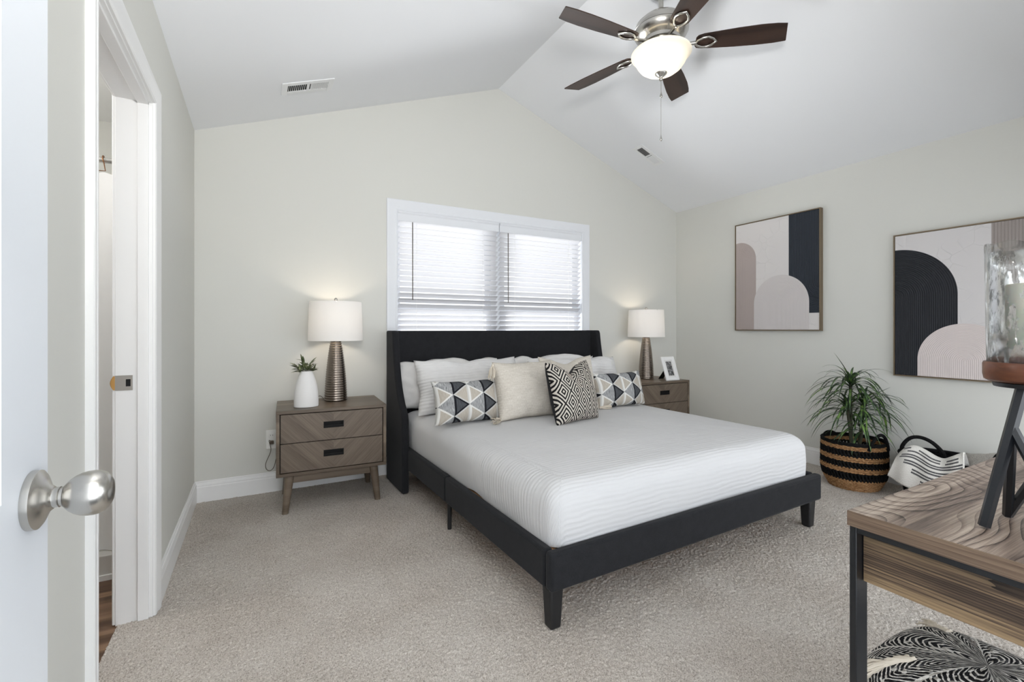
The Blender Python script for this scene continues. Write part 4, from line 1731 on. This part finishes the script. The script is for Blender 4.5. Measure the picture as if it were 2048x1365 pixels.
# ================================================================== CEILING FAN
def build_fan():
    cx, cy = 2.112, 1.994
    ztop = RIDGE - SLOPE * (cx - XM)
    f = thing('ceiling_fan', (cx, cy, ztop), 'five blade ceiling fan with brushed nickel motor and lit frosted bowl', 'ceiling fan')

    def P(prof): return [(r, z - ztop) for r, z in prof]
    make('canopy', MB().lathe(P([(0.014, ztop - 0.052), (0.045, ztop - 0.048), (0.066, ztop - 0.028), (0.070, ztop + 0.025)]), 32), M['nickel'], f, smooth=50)
    make('downrod', MB().lathe(P([(0.015, 3.02), (0.015, ztop - 0.045)]), 16), M['nickel'], f, smooth=50)
    make('motor_housing', MB().lathe(P([(0.018, 3.055), (0.03, 3.045), (0.034, 3.02), (0.075, 3.005), (0.118, 2.985), (0.146, 2.958), (0.156, 2.930), (0.1575, 2.922), (0.1535, 2.920), (0.1575, 2.918), (0.156, 2.908), (0.146, 2.890), (0.128, 2.874), (0.112, 2.866), (0.108, 2.863), (0.112, 2.860), (0.110, 2.842), (0.090, 2.836), (0.0, 2.836)]), 64), M['nickel'], f, smooth=45)
    make('switch_housing', MB().lathe(P([(0.078, 2.838), (0.086, 2.826), (0.086, 2.800), (0.076, 2.793), (0.100, 2.787), (0.106, 2.781), (0.100, 2.775), (0.0, 2.775)]), 48), M['nickel'], f, smooth=45)
    # frosted bowl: open-topped shell
    bowl = [(0.168, 2.792), (0.173, 2.786), (0.1735, 2.778), (0.168, 2.772), (0.158, 2.764), (0.150, 2.750), (0.139, 2.728), (0.121, 2.703), (0.096, 2.684), (0.062, 2.671), (0.02, 2.666), (0.012, 2.666)]
    make('light_bowl', MB().lathe(P(bowl), 64, caps=False), M['bowl'], f, smooth=60)['label'] = 'lit frosted glass bowl'
    make('bowl_finial', MB().lathe(P([(0.0, 2.690), (0.012, 2.672), (0.036, 2.668), (0.033, 2.662), (0.020, 2.652), (0.011, 2.644), (0.009, 2.638), (0.012, 2.632), (0.009, 2.626), (0.0, 2.624)]), 32), M['nickel'], f, smooth=50)
    make('uplight_baffle', MB().lathe(P([(0.0, 2.792), (0.157, 2.792), (0.157, 2.789), (0.0, 2.789)]), 48), M['nickel'], f, smooth=40)  # added disc over the bowl, keeps bulb light off the ceiling
    # pull chains with pendants
    for (dx, dy, zend, rr) in ((0.0, 0.0, 2.268, 0.0075), (0.012, 0.01, 2.535, 0.009)):
        mb = MB().tube([(dx, dy, 2.626 - ztop), (dx, dy, zend + 0.03 - ztop)], 0.0012, 6)
        ch = make('pull_chain', mb, M['nickel'], f)
        make('chain_pendant', MB().lathe([(0.0015, zend + 0.034 - ztop), (0.003, zend + 0.024 - ztop), (rr, zend + 0.006 - ztop), (rr * 0.9, zend - ztop), (rr * .5, zend - 0.004 - ztop), (0.0, zend - 0.005 - ztop)], 16, c=(dx, dy, 0)), M['nickel'], ch, smooth=60)
    # blades and blade irons
    a0 = math.radians(32.13)
    zb = 2.835
    for k in range(5):
        ang = a0 + k * 2 * PI / 5
        R = Matrix.Rotation(ang, 4, 'Z') @ Matrix.Translation((0, 0, zb - ztop)) @ Matrix.Rotation(math.radians(-11), 4, 'X')
        # outline
        out = []
        top = [(0.195, 0.030), (0.205, 0.045), (0.235, 0.054), (0.30, 0.059), (0.42, 0.068), (0.54, 0.073), (0.64, 0.072), (0.700, 0.066)]
        low = [(0.672, -0.060), (0.62, -0.068), (0.54, -0.072), (0.42, -0.068), (0.30, -0.059), (0.235, -0.054), (0.205, -0.045), (0.195, -0.030)]
        poly = top + [(0.703, 0.062)] + low
        mb = MB()
        n = len(poly)
        th = 0.005
        vs = [Vector((x, y, -th / 2)) for x, y in poly] + [Vector((x, y, th / 2)) for x, y in poly]
        fs = [tuple(range(n - 1, -1, -1)), tuple(range(n, 2 * n))] + [(i, (i + 1) % n, (i + 1) % n + n, i + n) for i in range(n)]
        o = make('blade', mb.add(vs, fs), M['fan_blade'], f)
        o.matrix_basis = R
        # iron: arm from hub and leaf-shaped loop under the blade
        mb = MB()
        mb.tube([(0.095, 0, 0.008), (0.13, 0, -0.004), (0.165, 0, -0.008), (0.20, 0, -0.007)], [0.014, 0.011, 0.010, 0.012], 8)
        loop = [(0.192, 0.0), (0.207, 0.019), (0.232, 0.033), (0.262, 0.037), (0.288, 0.024), (0.310, 0.0), (0.288, -0.024), (0.262, -0.037), (0.232, -0.033), (0.207, -0.019)]
        mb.tube([(x, y, -0.008) for x, y in loop], 0.0075, 8, closed=True)
        make('blade_iron', mb, M['nickel'], o, smooth=60)
    for k in range(3):
        a = k * 2 * PI / 3 + 0.3
        point_light('fan_bulb', (cx + 0.06 * math.cos(a), cy + 0.06 * math.sin(a), 2.74), 1.7, (1.0, 0.88, 0.72), 0.03)


build_fan()


# ================================================================== CEILING VENTS
def build_vent(center, along, across, normal, L, W, label, open_first):
    v = thing('ceiling_vent', center, label, 'vent', 0, 'white ceiling air vents')
    R = Matrix((along, across, normal)).transposed().to_4x4()
    R.translation = Vector(center)
    v.matrix_basis = R
    t = 0.006
    mb = MB()
    a, b = L / 2, W / 2
    iw, ih = L * 0.39, W * 0.27
    mb.box((-a, -b, 0), (-iw, b, t)).box((iw, -b, 0), (a, b, t)).box((-iw, -b, 0), (iw, -ih, t)).box((-iw, ih, 0), (iw, b, t)).box((-0.008, -ih, 0), (0.008, ih, t))
    make('face_plate', mb, M['vent'], v, bevel=0.0015)
    make('duct_back', MB().box((-iw, -ih, -0.004), (iw, ih, 0.0005)), M['dark'], v)
    mb = MB()
    n = 9
    for half in (-1, 1):
        for k in range(n):
            x = half * (0.014 + (iw - 0.016) * (k + 0.5) / n)
            rot = Matrix.Translation((x, 0, 0.0035)) @ Matrix.Rotation(math.radians(48) * (1 if half < 0 else -1) * open_first, 4, 'Y')
            mb.box((-0.0062, -ih, -0.0006), (0.0062, ih, 0.0006), rot)
    make('louvers', mb, M['vent'], v)
    make('lever', MB().box((iw - 0.003, -0.012, t), (iw + 0.002, -0.004, t + 0.006)), M['vent'], v)


al = Vector((1, 0, SLOPE)).normalized()
nl = Vector((SLOPE, 0, -1)).normalized()
build_vent((0.276, 3.19, EAVE + SLOPE * (0.276 - XL)), al, Vector((0, 1, 0)), nl, 0.32, 0.155, 'white air vent on the left ceiling slope above the left lamp', 1)
ar = Vector((1, 0, -SLOPE)).normalized()
nr = Vector((-SLOPE, 0, -1)).normalized()
build_vent((3.215, 3.188, EAVE + SLOPE * (XR - 3.215)), ar, Vector((0, -1, 0)), nr, 0.32, 0.125, 'white air vent on the right ceiling slope beneath the fan chain', 1)


# ================================================================== WALL ART
def build_art(yl, z0, mat, label):
    W, H, D, e = 0.779, 1.021, 0.042, 0.008
    a = thing('framed_art', (XR, yl - W / 2, z0), label, 'wall art', 0, 'abstract arch paintings on the right wall')
    x0, x1 = XR - D, XR - 0.001
    y0, y1 = yl - W, yl
    mb = MB()
    mb.box((x0, y0, z0), (x1, y0 + e, z0 + H)).box((x0, y1 - e, z0), (x1, y1, z0 + H))
    mb.box((x0, y0 + e, z0), (x1, y1 - e, z0 + e)).box((x0, y0 + e, z0 + H - e), (x1, y1 - e, z0 + H))
    make('frame', mb, M['bronze'], a, world=True)
    g = 0.010
    mb = MB()
    xc = XR - D + 0.004
    ya, yb, za, zb = y1 - g, y0 + g, z0 + g, z0 + H - g
    vs = [(xc, ya, za), (xc, yb, za), (xc, yb, zb), (xc, ya, zb)]
    back = [(x1 - 0.004, y, z) for _, y, z in vs]
    uv = [(g / W, g / H), (1 - g / W, g / H), (1 - g / W, 1 - g / H), (g / W, 1 - g / H)]
    mb.add(vs + back, [(0, 1, 2, 3)] + [(7, 6, 5, 4), (0, 4, 5, 1), (1, 5, 6, 2), (2, 6, 7, 3), (3, 7, 4, 0)], uv + uv)
    make('canvas', mb, mat, a, world=True)


build_art(2.8955, 1.123, M['art_a'], 'framed abstract painting with a dark block and pale arch, nearer the corner')
build_art(1.617, 0.800, M['art_b'], 'framed abstract painting with a big black arch, behind the candle holder')


# ================================================================== PLANT BASKET AND PLANT
def ring_path(r, z, n=72, wob=0.0, ph=0.0, c=(0, 0)):
    return [(c[0] + (r + wob * math.sin(9 * 2 * PI * k / n + ph)) * math.cos(2 * PI * k / n), c[1] + (r + wob * math.sin(9 * 2 * PI * k / n + ph)) * math.sin(2 * PI * k / n), z) for k in range(n)]


def build_plant_basket():
    c = Vector((3.795, 1.750, 0))
    b = thing('plant_basket', c, 'round woven basket with tan and black bands holding the spiky plant', 'basket')

    def R(z):   # outer radius by height
        t = z / 0.335
        return 0.142 + 0.055 * math.sin(min(1, t * 2.3) * PI / 2) - 0.004 * t
    H = 0.335
    bands = [(0.0, 0.085, 't'), (0.085, 0.135, 'k'), (0.135, 0.172, 't'), (0.172, 0.210, 'k'), (0.210, 0.248, 't'), (0.248, 0.290, 'k'), (0.290, 0.322, 't')]
    for z0, z1, m in bands:
        mb = MB()
        if m == 't':
            # coils of seagrass rope
            n = max(2, round((z1 - z0) / 0.0125))
            for k in range(n):
                z = z0 + (k + 0.5) * (z1 - z0) / n
                rr = (z1 - z0) / n * 0.60
                N = 108
                o = len(mb.v)
                path = []
                for i in range(N):
                    a = 2 * PI * i / N
                    tw = math.sin(a * 27 + k * PI) * 0.0035
                    path.append((R(z) * math.cos(a) + tw * math.cos(a), R(z) * math.sin(a) + tw * math.sin(a), z + 0.001 * math.sin(a * 27 + k * PI + 1.2)))
                mb.tube(path, rr, 7, closed=True)
            make('woven_band', mb, M['seagrass_o'], b, smooth=70)
        else:
            # open black band: slanting ropes around
            N = 58
            for i in range(N):
                for sg in (1, -1):
                    a0 = 2 * PI * i / N
                    a1 = a0 + sg * 0.10
                    mb.tube([((R(z0) - 0.003 * sg) * math.cos(a0), (R(z0) - 0.003 * sg) * math.sin(a0), z0 - 0.004), ((R((z0 + z1) / 2) - 0.002 * sg) * math.cos((a0 + a1) / 2), (R((z0 + z1) / 2) - 0.002 * sg) * math.sin((a0 + a1) / 2), (z0 + z1) / 2), ((R(z1) - 0.003 * sg) * math.cos(a1), (R(z1) - 0.003 * sg) * math.sin(a1), z1 + 0.004)], 0.0066, 6)
            make('woven_band', mb, M['black_o'], b, smooth=70)['label'] = 'black open woven band'
    mb = MB()
    for k in range(2):
        mb.tube(ring_path(R(0.33), 0.326 + 0.011 * k, wob=0.001, ph=k * 2), 0.0085, 8, closed=True)
    make('rim', mb, M['black_o'], b, smooth=70)['label'] = 'black woven rim'
    make('basket_bottom', MB().lathe([(0.0, 0.004), (0.138, 0.004), (0.142, 0.012), (0.0, 0.014)], 40), M['seagrass_o'], b)
    # handles: arches standing on the rim, one toward the camera's right, one at the far left
    for ang in (-108, 72):
        a = math.radians(ang)
        da = 0.40
        pts = []
        for k in range(17):
            t = k / 16
            aa = a - da + 2 * da * t
            rr = R(0.33) + 0.012
            pts.append((rr * math.cos(aa), rr * math.sin(aa), 0.300 + (0.112 if ang < 0 else 0.050) * math.sin(PI * t) ** 0.75))
        h = MB().tube(smooth_path(pts, 2), 0.0105, 8)
        make('handle', h, M['black_o'], b, smooth=60)['label'] = 'black looped handle'

    # plant
    p = thing('dracaena_plant', c + Vector((0, 0, 0.014)), 'spiky green dracaena with drooping leaves standing in the banded basket', 'plant')
    make('nursery_pot', MB().lathe([(0.10, 0.002), (0.125, 0.20), (0.13, 0.215), (0.122, 0.215), (0.118, 0.19), (0.0, 0.19)], 32), M['soil'], p, world=False, smooth=40)
    rnd = random.Random(11)
    heads = [((3.800, 1.772, 0.735), 54, 0.285, 0.0), ((3.885, 1.725, 0.585), 40, 0.31, 0.0), ((3.772, 1.775, 0.560), 44, 0.29, 0.0), ((3.80, 1.70, 0.44), 26, 0.22, 0.0)]
    for (h, n, L, _) in heads:
        hp = Vector(h)
        base = c + Vector(((hp.x - c.x) * 0.35, (hp.y - c.y) * 0.35, 0.20))
        mid = base.lerp(hp, 0.5) + Vector((rnd.uniform(-.01, .01), rnd.uniform(-.01, .01), 0))
        make('cane', MB().tube(smooth_path([base, mid, hp - Vector((0, 0, 0.04)), hp]), 0.0095, 10), M['stem'], p, world=True, smooth=60)
        lv = MB()
        for k in range(n):
            t = k / n
            az = k * 2.39996 + rnd.uniform(-.2, .2)
            el = math.radians(80 - 76 * t ** 0.75 + rnd.uniform(-8, 8))
            d = Vector((math.cos(az) * math.cos(el), math.sin(az) * math.cos(el), math.sin(el)))
            bp = hp + Vector((math.cos(az) * 0.008, math.sin(az) * 0.008, 0.03 - 0.075 * t))
            Lk = L * rnd.uniform(0.85, 1.2) * (0.65 + 0.5 * min(1, t * 2.2))
            if el > 1.2: Lk *= 0.65
            leaf(lv, bp, d, Lk, rnd.uniform(0.0060, 0.0105), droop=rnd.uniform(2.0, 3.4) * (0.6 + 0.4 * (1 - t)), n=13, maxx=XR - 0.012)
        make('leaf_rosette', lv, M['leaf'], p, world=True, smooth=60)
    # a straight upright young leaf on the tall head
    for args in (((3.800, 1.772, 0.78), (-0.35, 0.22, 0.75), 0.22, 0.006, 0.25), ((3.905, 1.72, 0.62), (0.35, -0.40, 0.38), 0.18, 0.010, 0.1)):
        lv = MB()
        leaf(lv, *args, n=9)
        make('young_leaf', lv, M['leaf'], p, world=True, smooth=60)


def mk_rope(name, dark, mid, light):
    m = Mat(name, mid, 0.8, spec=0.12)
    x, y, z = m.xyz('Object')
    f = m.noise(m.combine(x * 70.0, y * 70.0, z * 220.0), 1.0, 3, 0.7)
    m.color(m.ramp(f, [(0.3, dark), (0.5, mid), (0.72, light)]))
    m.bump(f, 0.5, 0.004)
    return m.m


M['seagrass_o'] = mk_rope('seagrass_rope', (0.10, 0.043, 0.016), (0.30, 0.16, 0.073), (0.52, 0.33, 0.17))
M['black_o'] = mk_rope('black_rope', (0.002, 0.002, 0.002), (0.005, 0.005, 0.005), (0.016, 0.016, 0.018))
build_plant_basket()


# ================================================================== THROW BASKET
def build_throw_basket():
    c = Vector((3.850, 1.205, 0))
    b = thing('storage_basket', c, 'black woven basket with loop handles near the desk holding a striped throw', 'basket')
    A, B, H = 0.180, 0.275, 0.316      # half size in x and y

    def oval(z, k=1.0):
        t = 0.86 + 0.14 * min(1, z / 0.25)
        n = 80
        return [(A * t * k * math.copysign(abs(math.cos(2 * PI * i / n)) ** 0.8, math.cos(2 * PI * i / n)), B * t * k * math.copysign(abs(math.sin(2 * PI * i / n)) ** 0.8, math.sin(2 * PI * i / n)), z) for i in range(n)]
    mb = MB()
    n = 24
    for k in range(n):
        z = 0.012 + (H - 0.02) * k / (n - 1)
        mb.tube(oval(z), 0.0088, 7, closed=True)
    make('basket_wall', mb, M['black_o'], b, smooth=70)
    o = oval(0.006)
    make('basket_bottom', MB().add(o + [(x, y, 0.016) for x, y, z in o], [tuple(range(79, -1, -1)), tuple(range(80, 160))] + [(i, (i + 1) % 80, 80 + (i + 1) % 80, 80 + i) for i in range(80)]), M['black_o'], b)
    make('rim', MB().tube(oval(H), 0.012, 8, closed=True), M['black_o'], b, smooth=70)
    # two arched handles (measured in the room)
    for pts in ([(3.72, 1.435, 0.31), (3.72, 1.43, 0.37), (3.735, 1.395, 0.425), (3.75, 1.345, 0.438), (3.76, 1.29, 0.415), (3.77, 1.245, 0.365), (3.77, 1.235, 0.33)],
                [(3.84, 1.03, 0.31), (3.83, 1.025, 0.36), (3.82, 1.0, 0.402), (3.81, 0.965, 0.405), (3.80, 0.930, 0.372), (3.80, 0.925, 0.32)]):
        make('handle', MB().tube(smooth_path(pts, 6), 0.0115, 8), M['black_o'], b, world=True, smooth=60)

    # throw draped over the near side
    t = thing('throw_blanket', (3.68, 1.26, 0.34), 'cream throw with dark grey dashes draped over the side of the black basket', 'blanket')
    top = [(3.655, 1.418, 0.335), (3.655, 1.378, 0.379), (3.655, 1.335, 0.392), (3.655, 1.285, 0.372), (3.655, 1.241, 0.349), (3.655, 1.203, 0.343), (3.655, 1.166, 0.364), (3.655, 1.136, 0.386), (3.655, 1.110, 0.404)]
    bot = [(3.590, 1.460, 0.187), (3.590, 1.419, 0.166), (3.590, 1.377, 0.150), (3.590, 1.331, 0.135), (3.590, 1.279, 0.123), (3.590, 1.219, 0.115), (3.590, 1.168, 0.110), (3.590, 1.123, 0.113), (3.590, 1.090, 0.118)]
    tp, bt = smooth_path(top, 8), smooth_path(bot, 8)
    n = len(tp) - 1

    def fn(u, v):
        i = min(n, round(u * n))
        p, q = tp[i], bt[i]
        if v < 0.78:
            s = v / 0.78
            r = p.lerp(q, 1 - s)
            bulge = 0.034 * math.sin(PI * s) ** 0.8
            r = r + Vector((-bulge, -0.012 * math.sin(PI * s), 0.02 * math.sin(PI * s)))
            r.x += 0.006 * math.sin(u * 19 + v * 3)
            return r
        s = (v - 0.78) / 0.22
        return p + Vector((0.085 * s, 0.0, 0.006 * math.sin(PI * min(1, s * 1.3)) - 0.085 * s * s))
    g = MB().grid(fn, n, 40, lambda u, v: (u, v))
    make('throw_cloth', g, M['throw'], t, world=True, smooth=80, solid=0.009)
    q = thing('knit_cushion', (3.88, 1.07, 0.16), 'small grey textured cushion tucked in the black basket beside the throw', 'cushion')
    q.rotation_euler = Euler((0.35, 0.3, 1.1), 'XYZ')
    make('cushion_body', pillow_mesh(0.30, 0.24, 0.10, seed=21, wr=0.004, nu=24, nv=20), M['grey_knit'], q, smooth=75, weld=True)


M['grey_knit'] = mk_fabric('grey_knit', (0.30, 0.28, 0.25), (0.62, 0.59, 0.55), 160, 0.6)
build_throw_basket()


# ================================================================== DESK
DX, DY, DZ = 1.113, 0.525, 0.750


def build_desk():
    d = thing('desk', (DX + 0.6, DY - 0.29, 0), 'walnut topped writing desk with a black metal frame in the right foreground', 'desk')
    LX, LY = 1.20, 0.580
    x0, x1, y0, y1 = DX, DX + LX, DY - LY, DY
    make('desktop', MB().box((x0, y0, DZ - 0.032), (x1, y1, DZ)), [M['walnut_x']], d, world=True, bevel=0.0015)
    make('edge_band', MB().box((x0 - 0.0012, y0, DZ - 0.0318), (x0 + 0.002, y1, DZ - 0.0004)), M['walnut_band'], d, world=True)
    zt = DZ - 0.032
    w, dp = 0.0135, 0.046
    for (xa, s) in ((x0 + 0.004, 1), (x1 - 0.004, -1)):
        xb = xa + s * dp
        lo, hi = min(xa, xb), max(xa, xb)
        for (ya, yb) in ((y1 - w - 0.002, y1 - 0.002), (y0 + 0.002, y0 + w + 0.002)):
            make('leg', MB().box((lo, ya, 0), (hi, yb, zt)), M['black_metal'], d, world=True, bevel=0.0015)
        make('top_rail', MB().box((lo, y0 + w + 0.002, zt - w), (hi, y1 - w - 0.002, zt)), M['black_metal'], d, world=True, bevel=0.0015)
    # side panels of the drawer carcass
    make('side_panel', MB().box((x0 + 0.030, y0 + 0.025, zt - 0.121), (x0 + 0.046, y1 - 0.0165, zt - w)), M['walnut_y'], d, world=True, bevel=0.001)
    make('side_panel', MB().box((x1 - 0.046, y0 + 0.025, zt - 0.121), (x1 - 0.030, y1 - 0.0165, zt - w)), M['walnut_y'], d, world=True, bevel=0.001)
    make('back_rail', MB().box((x0 + 0.05, y1 - 0.03, zt - 0.03), (x1 - 0.05, y1 - 0.0165, zt)), M['black_metal'], d, world=True)


build_desk()


def build_candle_holder():
    cx, cy = 1.303, 0.287
    h = thing('candle_holder', (cx, cy, DZ), 'hurricane candle holder on angled black legs with a round wooden tray, on the desk', 'candle holder')
    zt = 1.030
    F = [Vector((1.245, 0.348, DZ)), Vector((1.362, 0.345, DZ)), Vector((1.361, 0.226, DZ)), Vector((1.244, 0.229, DZ))]
    C = Vector((cx, cy, 0))
    T = [Vector((cx + (f.x - cx) * 0.30, cy + (f.y - cy) * 0.30, zt)) for f in F]
    r = 0.0098
    for i in (0, 2):
        make('leg', MB().tube([F[i] + Vector((0, 0, 0.004)), T[i]], r, 6), M['black_metal'], h, world=True, smooth=35)
    for i in (1, 3):
        mb = MB()
        for j in (0, 2):
            k = F[j].lerp(T[j], 0.72)
            mb.tube([F[i] + Vector((0, 0, 0.004)), k], r * 0.85, 6)
        make('brace', mb, M['black_metal'], h, world=True, smooth=35)
    mb = MB().lathe([(0.062, zt - DZ - 0.002), (0.064, zt - DZ + 0.006), (0.0, zt - DZ + 0.008)], 40)
    make('support_ring', mb, M['black_metal'], h, smooth=40)
    zp = zt + 0.008 - DZ
    make('tray', MB().lathe([(0.0, zp), (0.070, zp), (0.0755, zp + 0.004), (0.0775, zp + 0.014), (0.0775, zp + 0.034), (0.0755, zp + 0.038), (0.0, zp + 0.038)], 56), M['tray_wood'], h, smooth=40)
    zg = zp + 0.038
    # irregular hand-blown rim
    n = 56
    prof = [(0.0700, 0.0), (0.0708, 0.06), (0.0715, 0.12), (0.0722, 0.18), (0.0732, 0.226)]
    mb = MB()
    vs, fs = [], []
    for k, (rr, z) in enumerate(prof):
        for i in range(n):
            a = 2 * PI * i / n
            zz = z + (0.006 * math.sin(3 * a + 0.6) + 0.004 * math.sin(7 * a)) * (z / 0.226) ** 3
            vs.append((rr * math.cos(a), rr * math.sin(a), zg + zz))
    for k in range(len(prof) - 1):
        for i in range(n):
            j = (i + 1) % n
            fs.append((k * n + i, k * n + j, k * n + n + j, k * n + n + i))
    g = make('glass_cylinder', mb.add(vs, fs), M['mercury'], h, smooth=60, solid=0.003)
    g['label'] = 'silver flecked glass cylinder'
    c = thing('pillar_candle', (cx, cy, DZ + zg + 0.001), 'ivory pillar candle inside the flecked glass cylinder', 'candle')
    make('wax', MB().lathe([(0.0, 0), (0.0445, 0.0), (0.046, 0.004), (0.046, 0.146), (0.044, 0.150), (0.036, 0.147), (0.0, 0.145)], 40), M['wax'], c, smooth=40)
    make('wick', MB().tube([(0, 0, 0.144), (0.001, 0, 0.160)], 0.0012, 6), M['black'], c)


build_candle_holder()


# ================================================================== POUF
def build_pouf():
    c = Vector((1.47, 0.405, 0))
    p = thing('pouf', c, 'square black and cream chunky knit pouf with tassels under the desk', 'pouf', 0.0)
    W, H = 0.225, 0.365
    mb = MB()
    e = 3.4

    def se(u, v):
        # superellipsoid box
        a = (u - 0.5) * 2 * PI
        b = (v - 0.5) * PI

        def pw(x, q): return math.copysign(abs(x) ** q, x)
        k = 2 / e
        kv = 2 / 2.9
        r = pw(math.cos(b), kv)
        return (W * r * pw(math.cos(a), k), W * r * pw(math.sin(a), k), H / 2 + H / 2 * pw(math.sin(b), kv))
    mb.grid(se, 140, 80, lambda u, v: (u * 1.8, v * 0.95))
    make('pouf_body', mb, M['pouf'], p, smooth=80, weld=True)
    # raised corner seams of braided cream yarn
    for k in range(4):
        a = PI / 4 + k * PI / 2
        u = 0.5 + (a if a <= PI else a - 2 * PI) / (2 * PI)
        pts = [Vector(se(u, 0.14 + 0.72 * t / 30)) * 1.0 for t in range(31)]
        q = MB()
        for s in (0, 1, 2):
            q.tube([pp + Vector((0.006 * math.cos(i * 1.3 + s * 2.1), 0.006 * math.sin(i * 1.3 + s * 2.1), 0)) for i, pp in enumerate(pts)], 0.0062, 6)
        make('braided_seam', q, M['tassel'], p, smooth=60)
        top = Vector(se(u, 0.80))
        tassel(p, top, (math.cos(a) * 0.8, math.sin(a) * 0.8, -0.55), 0.095, 0.02, 30, seed=40 + k)


build_pouf()
